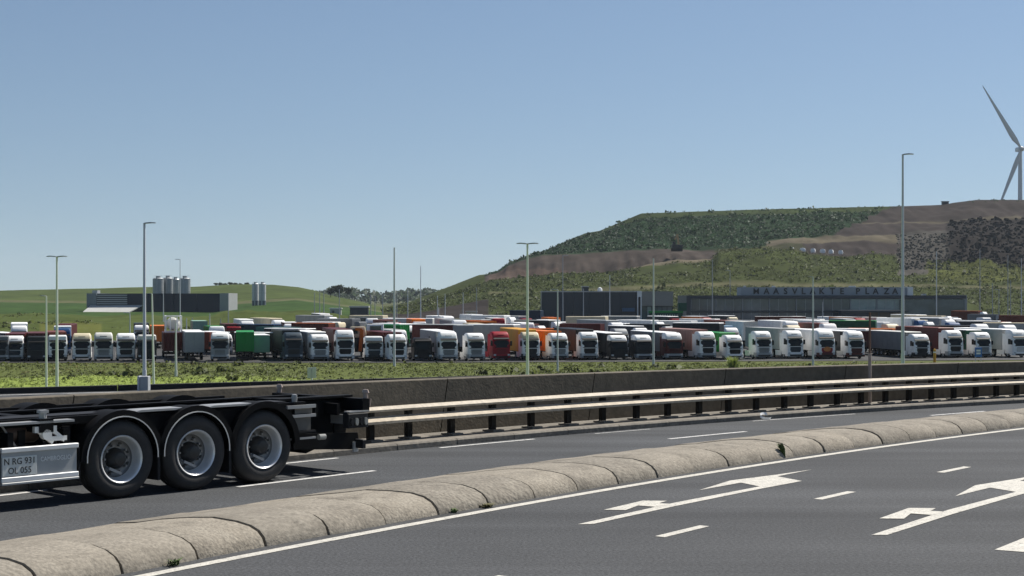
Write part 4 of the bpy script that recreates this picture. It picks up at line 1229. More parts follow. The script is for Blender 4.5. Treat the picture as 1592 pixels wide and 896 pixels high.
# rows further back: (px, roof row, yaw, cab or None, cab colour, load, box colour, roof colour, label)
BK = 'trucks in the rows behind the front row'
back = [
 (220,507,14,'std','white','container','dark',None,'white truck cab behind the dark truck at the tall lamp post'),
 (246,507,14,None,None,'container','orange',None,'orange container seen end-on left of the tank container'),
 (311,506,14,None,None,'container','mint',None,'small mint green container end above the rust red one'),
 (364,508,16,'flat','red','container','maroon',None,'dark red truck cab left of the blue container'),
 (385,501,16,'std','white','curtain','white',None,'white truck roof above the dark blue container'),
 (424,508,66,None,None,'container','navy','blue','dark blue container behind the green one'),
 (453,509,62,None,None,'container','teal',None,'teal container right of the dark blue one'),
 (436,499,30,'std','white','curtain','cream',None,'white truck roof behind the teal container'),
 (508,506,68,None,None,'container','rust','orange','rust red container with orange end behind the blue-black truck'),
 (521,497,55,'std','white','curtain','ltgrey',None,'white cab beside the long cream trailer'),
 (566,503,60,'flat','grey','curtain','grey',None,'grey flat-topped truck behind the tall white one'),
 (592,494,70,None,None,'curtain','cream','cream','long cream trailer roof below the small dark shed'),
 (622,509,55,None,None,'container','green',None,'green container behind the white loader cab'),
 (640,508,40,'std','white','curtain','white',None,'white truck roof right of the green container in the middle'),
 (672,496,76,None,None,'curtain','offwhite','white','long white trailer side-on left of the slim pole group'),
 (690,506,30,'std','white','curtain','rust','white','white truck roof ahead of a rust red load'),
 (704,513,58,None,None,'curtain','maroon','ltgrey','maroon trailer behind the black low cab'),
 (716,505,14,'high','white','container','silver',None,'tall white cab behind the white-roofed grey trailer'),
 (722,514,14,None,None,'curtain','silver',None,'silver trailer end left of the silver and white truck'),
 (794,513,66,None,None,'curtain','ltgrey','white','pale grey trailer side-on behind the red cab'),
 (766,501,45,'std','white','curtain','grey','ltgrey','white cab behind the pale grey trailer'),
 (800,497,60,'std','white','curtain','white',None,'white truck roof left of the twin-headed lamp post in the middle'),
 (836,488,72,None,None,'curtain','navy','navy','navy trailer side-on left of the dark navy building'),
 (846,505,60,'std','white','curtain','maroon',None,'white truck roof behind the ochre box'),
 (897,511,80,None,None,'container','orange','orange','long orange container side-on behind the orange-box truck'),
 (870,499,58,'std','white','curtain','dark','ltgrey','white cab with long pale roof behind the orange container'),
 (935,499,74,None,None,'curtain','cream','cream','cream trailer roof in front of the dark navy building'),
 (928,507,70,None,None,'container','maroon','maroon','maroon container right of the long orange one'),
 (962,506,25,'std','white','curtain','silver',None,'white truck cab above the white-topped dark trailer'),
 (990,504,66,'std','white','curtain','grey','white','white truck behind the maroon truck, left one'),
 (985,495,70,None,None,'curtain','grey','offwhite','long grey flat trailer in front of the dark navy building'),
 (1030,502,50,'std','white','curtain','white',None,'white truck roof below the green skip'),
 (1045,509,40,'std','silver','curtain','dark',None,'silver truck roof behind the maroon truck with big white roof'),
 (1092,500,55,'std','white','curtain','offwhite','white','white truck roof left of the dull maroon trailer row'),
 (1112,510,66,None,None,'curtain','dark','white','dark trailer with white roof behind the pink container'),
 (1128,497,60,'std','white','curtain','white',None,'white truck in front of the glass hall at left'),
 (1140,508,22,'std','white','curtain','sky',None,'white truck with a sky blue panel behind the green box'),
 (1155,504,66,None,None,'container','maroon','pink','maroon container with white doors right of the sky blue panel'),
 (1166,507,10,None,None,'container','offwhite',None,'white reefer container end above the long-skirted white truck'),
 (1250,498,82,None,None,'container','maroon','white','large maroon container side-on in front of the glass hall'),
 (1258,497,10,None,None,'container','silver',None,'pale grey container end at the right of the large maroon one'),
 (1251,514,30,None,None,'container','orange','cream','orange container with cream top behind the white cab'),
 (1338,512,66,None,None,'curtain','white','white','long bright white trailer behind the red-fronted truck'),
 (1352,506,72,None,None,'curtain','dgreen','green','green roofed trailer behind the long bright white one'),
 (1380,511,66,None,None,'container','orange','orange','orange topped container behind the maroon container'),
 (1392,502,50,'std','white','curtain','white',None,'white truck in front of the glass hall near the tallest post'),
 (1450,502,45,'std','white','curtain','white','cream','white truck with blue neighbour right of the tallest post'),
 (1436,502,40,'std','blue','curtain','white',None,'blue truck cab squeezed between two white ones'),
 (1480,495,55,'high','white','curtain','offwhite','cream','tall white coach-like truck in front of the tinted glass end'),
 (1500,507,66,None,None,'curtain','black','dark','black trailer behind the maroon box at right'),
 (1545,500,62,None,None,'curtain','dark','white','dark trailer with white roof near the right edge'),
 (1590,503,66,None,None,'curtain','ltgrey','cream','pale trailer with cream roof near the right edge'),
 (1600,493,66,None,None,'container','rust','rust','rust red container highest in the rows at the right edge'),
 (1534,486,50,'std','white','container','rust','orange','blue and white truck right of the glass hall'),
 (1560,489,40,'std','ltgrey','container','grey',None,'grey truck right of the glass hall near the bare poles'),
]
for px, ry, yaw, cab_, cc_, load, bc, brc, lb_ in back:
    H = 3.6 if (cab_ and load is None) else 3.93
    Z = 300.0
    for _ in range(30): Z = 0.5*Z + 0.5*F*(EYE-float(lot_z(Z))-H)/(ry-HOR)
    Z = min(Z, 424 if px < 1500 else 520)
    p = at_lot(px, Z)
    if cab_ is None:
        y = math.radians(yaw); p = p - Vector((-math.sin(y), math.cos(y), 0))*2.9
    t_ = truck(p, yaw, lb_, cab=cab_, cc_=cc_ or 'white', lc='silver', load=load, bc=bc, brc=brc, lite=True, group=BK if cab_ else 'containers and trailers standing in the lot',
          cat='truck' if cab_ else 'trailer', name='truck' if cab_ else 'trailer')
    t_.scale = (1.07, (0.62 if yaw > 30 and yaw < 75 else 0.85)*1.0, 1.07*(1.0 + 0.09*((px*7) % 3 - 0.5)))
    occupy(t_, load)

# further trucks filling the rows: each named by the row and the front-row truck it stands behind
for o_ in list(COL.objects):
    if o_.name.startswith('trailer') and o_.parent is None and o_.type == 'EMPTY': occupy(o_, True)
marks = [(22,'second white truck from the left'),(90,'white truck with black lower front'),(342,'silver-fronted truck'),(381,'green container'),(457,'blue-black truck'),(498,'plain grey trailer'),(537,'tall white truck with black grille'),(582,'raised loader cab'),(619,'white truck left of the black cab'),(658,'black low cab'),
  (698,'white-roofed grey trailer'),(741,'silver and white truck'),(780,'red cab'),(826,'ochre box'),(871,'orange container truck'),(917,'black box truck'),(963,'white-topped dark trailer'),(1002,'dark-fronted truck'),(1049,'maroon truck'),(1101,'pink container'),(1143,'green box truck'),(1188,'long-skirted truck'),(1237,'pale container truck'),(1286,'red-fronted truck'),
  (1332,'white and maroon truck'),(1384,'maroon container at right'),(1434,'black-bumpered truck'),(1486,'long maroon box'),(1530,'dark green box'),(1575,'right edge truck')]
rf = random.Random(21)
rows = [(247,'second'),(261,'third'),(275,'fourth'),(289,'fifth'),(303,'sixth'),(318,'seventh'),(334,'eighth'),(352,'ninth')]
nfill = 0
for Zr, rn in rows:
    for px, mk_ in marks:
        if px < 350 and Zr > 262: continue
        if px < 470 and Zr > 300: continue
        Z = Zr + rf.uniform(-4, 4); x_ = px + rf.uniform(-8, 8)
        yaw = rf.choice([14, 14, 14, 20, 24, 34, 60]) + rf.uniform(-5, 5)
        p = at_lot(x_, Z); load = rf.choice(['curtain','container','curtain',None,None]); short = rf.choice([0.5,0.6,0.7,0.85])
        sg_ = seg(p, math.radians(yaw), 16.5*short*1.07 if load else 7)
        if not free(sg_): continue
        cc_ = rf.choice(['white']*6+['white','white','white','offwhite','silver','blue','red','dark','cream'])
        bc = rf.choice(['white','white','white','white','white','white','orange','maroon','offwhite','ltgrey','silver','cream','maroon','rust','orange','green','navy','dark','grey'])
        t_ = truck(p, yaw, {'offwhite':'off-white','ltgrey':'light grey'}.get(cc_, cc_)+' truck in the '+rn+' row behind the '+mk_, cab=rf.choice(['std','high','flat','std','low']), cc_=cc_, lc='silver', load=load, bc=bc, brc=rf.choice([None,'white','white',None]), lite=True, group=BK, hi=rf.choice([0.84,0.92,1.0,1.04,1.1])); t_.scale = (1.07, 1.07*(short if load else 1), t_.scale[2])
        occupy(t_, load); nfill += 1
print('fill trucks', nfill)
# white loader cab and yellow-orange loader between the trucks
ld = empty('yard_loader', at_lot(585, 240), math.radians(14), 'raised white loader cab with a big dark window behind the front row', 'loader')
MB().loft([rrect(1.15,0.0,2.4,3.0,0.2),rrect(1.25,-0.1,2.4,3.5,0.2),rrect(1.2,0.15,2.3,5.0,0.2)]).build('cab', PC['white'], ld, smooth=35)
B(-1.0,0.75,-0.16,0.0,3.35,4.75).build('window', mat('loader_glass',(0.06,0.08,0.1),0.1), ld)
B(-1.0,1.0,0.3,5.0,1.1,2.98).build('body', PC['offwhite'], ld); wheels(ld, (1.0, 4.2))
cr = empty('yard_crane', at_lot(558, 234), math.radians(14), 'cream and orange yard crane between two white trucks', 'crane')
MB().loft([rrect(1.1,0.0,2.4,3.1,0.2),rrect(1.15,-0.1,2.4,3.6,0.2),rrect(1.05,0.3,2.3,4.7,0.2)]).build('cab', PC['cream'], cr, smooth=35)
MB().bar((0.1,-0.4,1.0),(0.4,-0.2,4.3),0.5,0.5).bar((0.4,-0.2,4.3),(-0.6,-0.3,4.4),0.4,0.4).build('boom', PC['orange'], cr)
B(-0.9,-0.2,-0.14,0.1,3.7,4.4).build('window', WGLASS, cr)
B(-0.9,0.9,0.2,5,0.9,3.05).build('body', PC['dark'], cr); wheels(cr, (1.0, 4.2))
sk = empty('green_skip', at_lot(1040, 400), 0, 'green skip with pale ribs in front of the taupe end block', 'skip')
B(-5.0,3.6,0,2.4,0.2,4.0).build('body', PC['dgreen'], sk)
B(-5.1,3.7,-0.1,2.5,4.02,4.5).build('rim', PC['green'], sk)
B(2.6,4.6,0,2.4,4.52,6.6).build('raised_end', PC['dgreen'], sk)
for k in range(11): B(-4.2+k*0.62,-3.95+k*0.62,-0.06,0,1.6,3.6).build('rib', PC['ltgrey'], sk)

# ------------------------------------------------------------------ lamp posts and poles
ZINC = mat('zinc_pole', (0.56,0.58,0.61), 0.5, metal=0.0, var=0.08, scale=2)
ZIND = mat('dull_pole', (0.34,0.355,0.375), 0.5, metal=0.0, var=0.1, scale=2)
HEADM = mat('lamp_head', (0.3,0.31,0.32), 0.45, var=0.1)
RUST = mat('rusty_steel', (0.16,0.09,0.06), 0.8, var=0.3, scale=4)
def base_z(X, Y):
    if Y > 217: return float(lot_z(Y))
    return float(ground_h(np.array([X]), np.array([Y]))[0])
def pole(px, top, Z, heads, label, w=0.16, m=None, zbase=None, cap=None, name='lamp_post', cat='lamp post', lean=0, group=None, headlen=None):
    X = (px-796)/F*Z
    zb_ = base_z(X, Z) if zbase is None else zbase
    zt = EYE - (top-HOR)*Z/F
    o = empty(name, (X, Z, zb_), 0, label, cat, group)
    h = zt-zb_
    MB().cyl((0,0,-0.3),(lean,0,h),w/2*1.15,w/2*0.62,10).build('shaft', m or ZINC, o, smooth=40)
    MB().cyl((0,0,0.0),(0,0,min(1.0,h*0.12)),w/2*1.25,w/2*1.25,10).build('base_sleeve', m or ZINC, o, smooth=40)
    hl = headlen or h*0.09
    for s_ in heads:
        th_ = hl*0.5; hm = MB().loft([[Vector((lean+s_*q*hl, y, h+zz)) for y, zz in ((-0.4*th_*k_,up*hl-0.02*hl),(0.4*th_*k_,up*hl-0.02*hl),(0.3*th_*k_,0.16*th_*k_+up*hl),(-0.3*th_*k_,0.16*th_*k_+up*hl))] for q, k_, up in ((-0.08,0.5,0.0),(0.1,1.0,0.02),(0.6,1.1,0.06),(1.0,0.7,0.05))])
        hm.build('lamp_head', HEADM if m is not RUST else RUST, o)
    return o
pole(224.5,348,46,[1],'tall lamp post with one short arm rising from the edge barrier at left',0.105,headlen=0.34,zbase=0.0)
pole(88.5,400,88,[-1,1],'twin-headed lamp post at the left on the grass verge',0.17,headlen=0.58)
pole(72,461,100,[-1],'short single-headed lamp post beside the twin-headed one at left',0.15,headlen=0.45)
pole(240,457,97,[-1],'slightly leaning lamp post right of the tall one at left',0.15,lean=-0.15,headlen=0.3)
pole(820,380,96,[-1,1],'twin-headed lamp post in the middle of the verge',0.19,headlen=0.68)
pole(1403.5,241,61,[1],'tallest lamp post in the picture, behind the wall at right',0.125,headlen=0.42)
pole(613,385,206,[],'slim bare mast in front of the white truck in the middle',0.30,name='light_mast',cat='mast')
pole(867,451,192,[-1],'single-headed lamp post before the orange-container truck',0.22,headlen=0.9)
pole(1016,402,206,[],'slim bare mast between the dark-fronted and maroon trucks',0.28,name='light_mast',cat='mast')
pole(1264,431,206,[-1],'single-headed lamp post before the red-fronted truck',0.26,headlen=0.6)
pole(273.5,503,180,[],'short thick white post before the maroon container at left',0.26,name='marker_post',cat='post')
p_, t_ = RAIL.at(RAIL.l_px(1352, 0.85), 0.85)
zt_ = EYE-(486-HOR)*p_.y/F
o = empty('rusty_post', (p_.x, p_.y, 0.12), 0, 'thin rusty post standing between guard rail and wall at right', 'post')
MB().cyl((0,0,0),(0,0,zt_-0.12),0.026,n=8).build('shaft', RUST, o, smooth=40)
MB().cyl((0,0,0),(0,0,1.25),0.042,n=8).build('sleeve', mat('pale_sleeve',(0.38,0.3,0.25),0.7,var=0.2), o, smooth=40)
far_poles = [(280,404,430,[-1],'slim lamp post in front of the silos'),(654,414,380,[],'slim mast in the gap between the two hills'),(875,398,400,[1],'slim lamp post at the left part of the dark navy building'),
 (907,449,390,[],'short mast before the vent of the dark navy building'),(948,428,410,[],'slim mast at the right part of the dark navy building'),(1107.5,404,400,[],'slim mast left of the glass hall'),
 (1135,421,470,[-1],'short lamp post behind the roof of the glass hall'),(1456,391,380,[],'slim mast right of the tallest lamp post'),(1523.5,388,420,[],'slim mast right of the glass hall'),
 (1567,397,440,[],'slim mast near the right edge, left of two'),(1588,402,440,[],'slim mast at the right edge'),(1543,440,500,[],'short mast right of the glass hall, left one'),(1553,451,500,[-1],'short lamp post right of the glass hall'),
 (1571,436,500,[],'short mast near the right edge close to the taller one'),(489,455,420,[],'slim mast left of the small sheds, first of three'),(497,455,420,[],'slim mast left of the small sheds, second of three'),
 (503.5,451,400,[],'slim mast left of the small sheds, third and tallest'),(527.5,450,420,[],'slim mast before the pale shed'),(576.5,458,430,[],'slim mast before the far wood, leftmost'),(583,460,430,[],'slim mast before the far wood, second from left'),
 (595,459,440,[],'slim mast before the far wood, third from left'),(617,452,440,[],'slim mast right beside the tall bare mast'),(634,450,450,[],'slim mast before the far wood, rightmost'),(680,460,440,[],'slim mast at the foot of the right hill, first'),
 (682,478,330,[],'short white post below the first mast at the foot of the right hill'),(692,457,430,[],'slim mast at the foot of the right hill, second'),(741,447,430,[],'slim mast at the foot of the right hill, third and tallest'),(720,455,450,[],'slim mast at the foot of the right hill before the cream shed'),
 (355,456,400,[],'slim mast at the right end of the navy factory'),(202,487,330,[-1],'short lamp post before the pale canopy of the factory'),(254,452,420,[],'slim mast before the left silo'),(343,496,300,[],'short grey post above the silver-fronted truck'),(326,488,330,[],'short grey post above the rust red container'),
 (299,494,310,[],'short white post right of the tank container'),(290,495,310,[],'short white post touching the tank container'),(1279,470,330,[],'short mast before the sign letters of the glass hall')]
for px, top, Z, heads, lb_ in far_poles:
    X_ = (px-796)/F*Z
    zb_ = float(lot_z(Z)) if (px > 430 or Z < 292) else None
    if zb_ is None:
        i_ = np.argmin((LX_-X_)**2+(LY_-Z)**2); zb_ = float(LZ_.ravel()[i_])
    pole(px, top, Z, heads, lb_, 0.26, ZIND if px % 2 else ZINC, zb_, name='lamp_post' if heads else 'light_mast', cat='lamp post' if heads else 'mast', headlen=1.4, group='slim poles over the lot')

# ------------------------------------------------------------------ wind turbine
ZT = 1270.0
hub = dp(1587.5, 231, ZT)
WT_ = mat('turbine_white', (0.62,0.63,0.64), 0.4, var=0.04, scale=0.1)
tb = empty('wind_turbine', (hub.x+1.2, hub.y+6, LOT), 0, 'white three-bladed wind turbine behind the right hill', 'wind turbine')
hz = hub.z - LOT
MB().cyl((0,0,-1),(0,0,hz-1.6),2.6,1.5,24).build('tower', WT_, tb, smooth=40)
MB().loft([rrect(1.7,-4.5,7,hz-1.7,0.5),rrect(1.9,-4.5,7.5,hz-0.5,0.5),rrect(1.8,-4.5,7.5,hz+1.2,0.5),rrect(1.3,-4.2,7,hz+1.9,0.5)]).build('nacelle', WT_, tb, smooth=35)
hubc = Vector((-1.2,-6,hz))
MB().lathe([(0.02,-2.4),(0.9,-2.1),(1.6,-1.2),(1.9,0.2),(1.7,1.5)],hubc,'y',20).build('hub', WT_, tb, smooth=40)
def blade(ang_):
    m = MB(); rings = []
    for r_, ch, th, tw, off in ((1.2,1.9,1.7,60,0),(4,2.4,1.5,45,0.1),(9,4.2,1.0,25,0.5),(14,4.3,0.75,16,0.6),(25,3.3,0.5,9,0.45),(40,2.2,0.32,4,0.3),(52,1.4,0.2,1,0.15),(59,0.8,0.12,0,0.1),(61,0.15,0.05,0,0.0)):
        ring = []
        for k in range(12):
            t_ = 2*math.pi*k/12
            cx_, cy_ = ch/2*math.cos(t_) + off, th/2*math.sin(t_)*(1 if math.cos(t_) > -0.5 else 0.6)
            tw_ = math.radians(tw)
            xx = cx_*math.cos(tw_) - cy_*math.sin(tw_); yy = cx_*math.sin(tw_) + cy_*math.cos(tw_)
            a_ = math.radians(ang_)
            d = Vector((math.cos(a_),0,math.sin(a_))); s_ = Vector((-math.sin(a_),0,math.cos(a_)))
            ring.append(hubc + d*r_ + s_*xx + Vector((0,yy,0)))
        rings.append(ring)
    return m.loft(rings)
for a_ in (121.5, 249, 5): blade(a_).build('blade', WT_, tb, smooth=50)

# ------------------------------------------------------------------ signs, cabinet and small things by the road
sg = empty('road_sign', (gp(484,602).x, 50.0, 0.0), 0, 'pale back of a twin-panel road sign above the wall', 'sign')
sg.location = ((484.5-796)/F*52, 52, -0.35)
s_ = F/52
zz = lambda py: EYE-(py-HOR)/s_+0.35
xx_ = lambda px: (px-484.5)/s_
SGN = mat('sign_back', (0.45,0.47,0.5), 0.5, metal=0.2, var=0.08)
B(xx_(478), xx_(483.6), -0.03, 0.0, zz(588), zz(571.5)).build('panel', SGN, sg); B(xx_(485), xx_(491.5), -0.03, 0.0, zz(588), zz(571)).build('panel', SGN, sg)
MB().cyl((0,0.03,-0.2),(0,0.03,zz(572)),0.035,n=8).build('post', ZINC, sg)
cabn = empty('roadside_cabinet', ((222-796)/F*45.2, 45.2, 0), 0, 'pale grey roadside cabinet at the foot of the tall lamp post', 'cabinet')
s_ = F/45.2; q = lambda px: (px-222)/s_; zz = lambda py: EYE-(py-HOR)/s_
B(q(213.5), q(217), -0.02, 0.3, 0, zz(585)).build('door', SGN, cabn, 0.01); B(q(217.3), q(230), 0, 0.32, 0.02, zz(585.5)).build('box', ZIND, cabn, 0.01)
bs = empty('blue_sign', at_lot(1521, 219.5), 0, 'bright blue notice sign before the dark green box truck', 'sign')
B(-0.5,0.5,-0.05,0.05,0.7,2.1).build('panel', mat('sign_blue',(0.03,0.14,0.42),0.4,var=0.06), bs, 0.02)
for k in range(2): B(-0.3,0.3,-0.065,-0.055,1.1+k*0.4,1.35+k*0.4).build('white_field', PC['white'], bs)
for x in (-0.4,0.4): MB().cyl((x,0.08,-0.2),(x,0.08,2.0),0.04,n=8).build('post', ZINC, bs)
bn = empty('bollard', at_lot(1453, 219), 0, 'short yellow bollard right of the black-bumpered white truck', 'bollard')
MB().lathe([(0.2,-0.2),(0.2,1.7),(0.14,1.85),(0.01,1.9)],(0,0,0),'z',12).build('post', PC['ochre'], bn, smooth=40)
MB().lathe([(0.206,1.3),(0.206,1.5)],(0,0,0),'z',12).build('band', PC['white'], bn)

# excavator and site vehicles on the hill terrace
ex = empty('excavator', dp(1052, 389.3, 812), 0, 'tan-armed excavator on the terrace of the right hill', 'excavator')
MB().bar((1,0,3),(0.3,0,8.4),0.9,0.9).bar((0.3,0,8.4),(-0.9,0,5.6),0.6,0.6).build('boom', mat('tan_boom',(0.45,0.27,0.11),0.6,var=0.1), ex)
B(-2.5,3.0,-1.5,1.5,1.2,3.0).build('body', PC['dark'], ex, 0.1); B(-2.2,-0.6,-1.3,0.3,3.02,4.4).build('cab', PC['dark'], ex, 0.1)
for y in (-1.5,1.1): B(-2.8,3.0,y,y+0.5,-0.6,1.18).build('track', TYRE, ex, 0.2)
g = random.Random(8)
names = ['leftmost','second','third','fourth','fifth','rightmost']
for k, px in enumerate((1231,1248,1264,1279,1292,1307)):
    v_ = empty('bulk_bag', dp(px, 389.6+k*0.9, 792), g.uniform(-0.5,0.5), names[k]+' of the tiny white bulk bags on the terrace of the right hill', 'bag', 'bulk bags on the hill')
    MB().loft([rrect(1.0,-1.0,1.0,-0.5,0.3),rrect(1.2,-1.2,1.2,0.6,0.4),rrect(0.9,-0.9,0.9,1.5,0.4)]).build('sack', PC['white'], v_, smooth=40)
    MB().bar((-0.7,0,1.4),(0,0,1.9),0.12).bar((0,0,1.9),(0.7,0,1.4),0.12).build('loop', PC['ltgrey'], v_)

# weeds and litter on the median and verge
def weed(loc, h, n, spread, label, m, seed, lean=0.0, cat='weed'):
    r = random.Random(seed); o = empty('weed', loc, 0, label, cat)
    mb = MB()
    for k in range(n):
        a_ = r.uniform(0, 6.28); l = h*r.uniform(0.5,1); s_ = spread*r.uniform(0.2,1)
        b0 = Vector((r.uniform(-.04,.04)*spread*8, r.uniform(-.04,.04)*spread*8, 0))
        d = Vector((math.cos(a_)*s_ + lean, math.sin(a_)*s_, 0)); w = Vector((-math.sin(a_), math.cos(a_), 0))*(0.010+0.02*h)
        p1 = b0 + d*0.45 + Vector((0,0,l*0.7)); p2 = b0 + d + Vector((0,0,l))
        mb.add([b0-w*0.6, b0+w*0.6, p1+w, p1-w, p2], [(0,1,2,3),(3,2,4)])
    mb.build('leaves', m, o, fix=False)
    mb2 = MB(); mb2.cyl((0,0,-0.03),(lean*0.3,0,h*0.4),0.008,0.004,5); mb2.build('stem', m, o)
    return o
WEEDM = mat('weed_green', (0.06,0.095,0.022), 0.8, island=0.5); WEEDD = mat('weed_dry', (0.12,0.11,0.04), 0.85, island=0.4)
def med(px, off): 
    p, _ = NEAR.at(NEAR.l_px(px, 0.26), 0.26+off); return p
p = med(1221, 0.02); weed((p.x,p.y,0.01), 0.27, 60, 0.07, 'upright green weed tuft on the side of the median kerb at right', WEEDM, 1, -0.08)
p = med(262, -0.06); weed((p.x,p.y,0.004), 0.07, 26, 0.16, 'spiky green weed at the foot of the median at bottom left', WEEDM, 2)
p = med(752, -0.05); weed((p.x,p.y,0.004), 0.05, 50, 0.16, 'flat mossy weed at the foot of the median in the middle', WEEDD, 3)
p = med(703, -0.03); weed((p.x,p.y,0.004), 0.06, 24, 0.09, 'tiny weed in a median joint left of the mossy one', WEEDM, 4)
X_ = (1140-796)/F*190; weed((X_,190,base_z(X_,190)), 2.0, 160, 1.3, 'bright green bush on the verge before the green-box truck', LEAFL, 5, cat='bush')
lt = empty('litter', RAIL.at(RAIL.l_px(1182,-0.1),-0.12)[0]+Vector((0,0,0.004)), 0.4, 'twisted white plastic strip lying against the rail kerb', 'litter')
v = []
for k in range(18):
    t_ = k/17*5.0; c_ = Vector((0.16*math.cos(t_)+0.02*k*0.6, 0.05*math.sin(t_*1.3), 0.06+0.055*math.sin(t_*0.9+0.5)))
    v += [c_, c_+Vector((0.01,0.03*math.sin(t_),0.05))]
MB().add(v, [(2*i,2*i+2,2*i+3,2*i+1) for i in range(17)]).build('strip', PC['white'], lt, fix=False)
# ------------------------------------------------------------------ three-axle container trailer on the far carriageway
TBLK = mat('trailer_black', (0.005,0.0052,0.006), 0.7, spec=0.12, var=0.3, scale=3)
TGRY = mat('trailer_grey_plate', (0.34,0.34,0.34), 0.45, metal=0.3, var=0.18, scale=4)
TDRK = mat('trailer_dark_grey', (0.018,0.018,0.02), 0.65, spec=0.2, var=0.25, scale=5)
TRUB = mat('trailer_rubber', (0.026,0.025,0.025), 0.75, var=0.3, scale=7, bump=0.15, bscale=40)
ALU = mat('polished_rim', (0.78,0.78,0.78), 0.3, metal=0.35, var=0.1, scale=6)
ALUD = mat('rim_inside', (0.24,0.235,0.23), 0.45, metal=0.35, var=0.2, scale=6)
HUBM = mat('hub_grease', (0.022,0.021,0.02), 0.45, var=0.4, scale=9)
BOARD = mat('white_side_board', (0.36,0.37,0.37), 0.45, var=0.12, scale=3)
BOARDL = mat('white_side_rail', (0.66,0.67,0.67), 0.4, var=0.1, scale=3)
PLATE = mat('number_plate', (0.62,0.63,0.60), 0.45, var=0.1, scale=8)
INK = mat('plate_ink', (0.015,0.015,0.018), 0.6)
WTRIM = mat('guard_trim', (0.62,0.62,0.6), 0.4)
LENS = mat('lamp_lens', (0.30,0.30,0.28), 0.2)
REDL = mat('red_lens', (0.18,0.012,0.01), 0.2)
HEAD = math.radians(47)
w2 = Vector(((305-796)/F*22.0, 22.0, 0))
tr = empty('container_trailer', w2, HEAD, 'black three-axle container trailer without load on the far carriageway', 'trailer')
R, AX = 0.54, 1.22
def mk(name, mb, m, parent=tr, bevel=0.0, smooth=None): return mb.build(name, m, parent, bevel, smooth)
# wheels
tprof = [(0.318,0.02),(0.345,0.0),(0.40,-0.012),(0.47,-0.005),(0.505,0.02),(0.525,0.045),(R,0.075),(R,0.12),(R-0.012,0.125),(R-0.012,0.137),(R,0.142),(R,0.185),(R-0.012,0.19),(R-0.012,0.202),(R,0.207),(R,0.255),(R-0.012,0.26),(R-0.012,0.272),(R,0.277),(R,0.315),(0.525,0.345),(0.505,0.37),(0.44,0.385),(0.345,0.38),(0.318,0.36)]
tyre_m = MB().lathe(tprof,(0,0,0),'y',56).mesh('tyre',0,35)
rim_m = MB().lathe([(0.31,0.03),(0.322,0.018),(0.33,0.004),(0.322,-0.008),(0.306,0.002),(0.30,0.02),(0.288,0.045),(0.284,0.075),(0.276,0.10),(0.27,0.13),(0.256,0.15)],(0,0,0),'y',48).mesh('rim',0,40)
well_m = MB().lathe([(0.256,0.15),(0.25,0.165),(0.225,0.185),(0.15,0.19),(0.13,0.185)],(0,0,0),'y',40).mesh('rim_well',0,40)
hub_m = MB().lathe([(0.15,0.19),(0.14,0.12),(0.115,0.075),(0.10,0.045),(0.085,0.03),(0.05,0.024),(0.0,0.022)],(0,0,0),'y',24).mesh('hub',0,30)
bm_ = MB()
for k in range(10):
    a_ = 2*math.pi*k/10; bm_.cyl((0.185*math.cos(a_),0.185,0.185*math.sin(a_)),(0.185*math.cos(a_),0.125,0.185*math.sin(a_)),0.017,n=6)
bolt_m = bm_.mesh('wheel_nut')
hm2 = MB()
for k in range(8):
    a_ = 2*math.pi*(k+0.5)/8; hm2.cyl((0.222*math.cos(a_),0.178,0.222*math.sin(a_)),(0.222*math.cos(a_),0.186,0.222*math.sin(a_)),0.028,n=10)
hole_m = hm2.mesh('hand_hole')
lug_m = MB().cyl((0.02,0.2,0),(0.02,0.07,0.03),0.05,0.045,n=10).bar((-0.14,0.1,-0.12),(0.02,0.05,-0.2),0.05,0.035).bar((-0.02,0.06,0.08),(0.09,0.05,-0.04),0.03,0.03).mesh('brake_lever')
for k in (-1,0,1):
    for far in (0,1):
        w = link('wheel', tyre_m, TRUB, tr, (k*AX, 2.5 if far else 0.0, R))
        if far: w.rotation_euler = (0,0,math.pi)
        link('rim', rim_m, ALU, w); link('rim_well', well_m, ALUD, w); link('hub', hub_m, HUBM, w); link('hand_holes', hole_m, HUBM, w); link('wheel_nuts', bolt_m, ALUD, w)
        if not far: link('brake_lever', lug_m, TGRY, w)
    mk('axle', MB().cyl((k*AX,0.2,R),(k*AX,2.3,R),0.075,n=12), TBLK)
    for y in (0.72,1.78):
        mk('air_spring', MB().cyl((k*AX+0.25,y,0.5),(k*AX+0.25,y,0.82),0.15,n=14), TRUB, smooth=40)
        mk('trailing_arm', MB().bar((k*AX-0.45,y,0.72),(k*AX+0.3,y,0.47),0.1,0.1), TBLK)
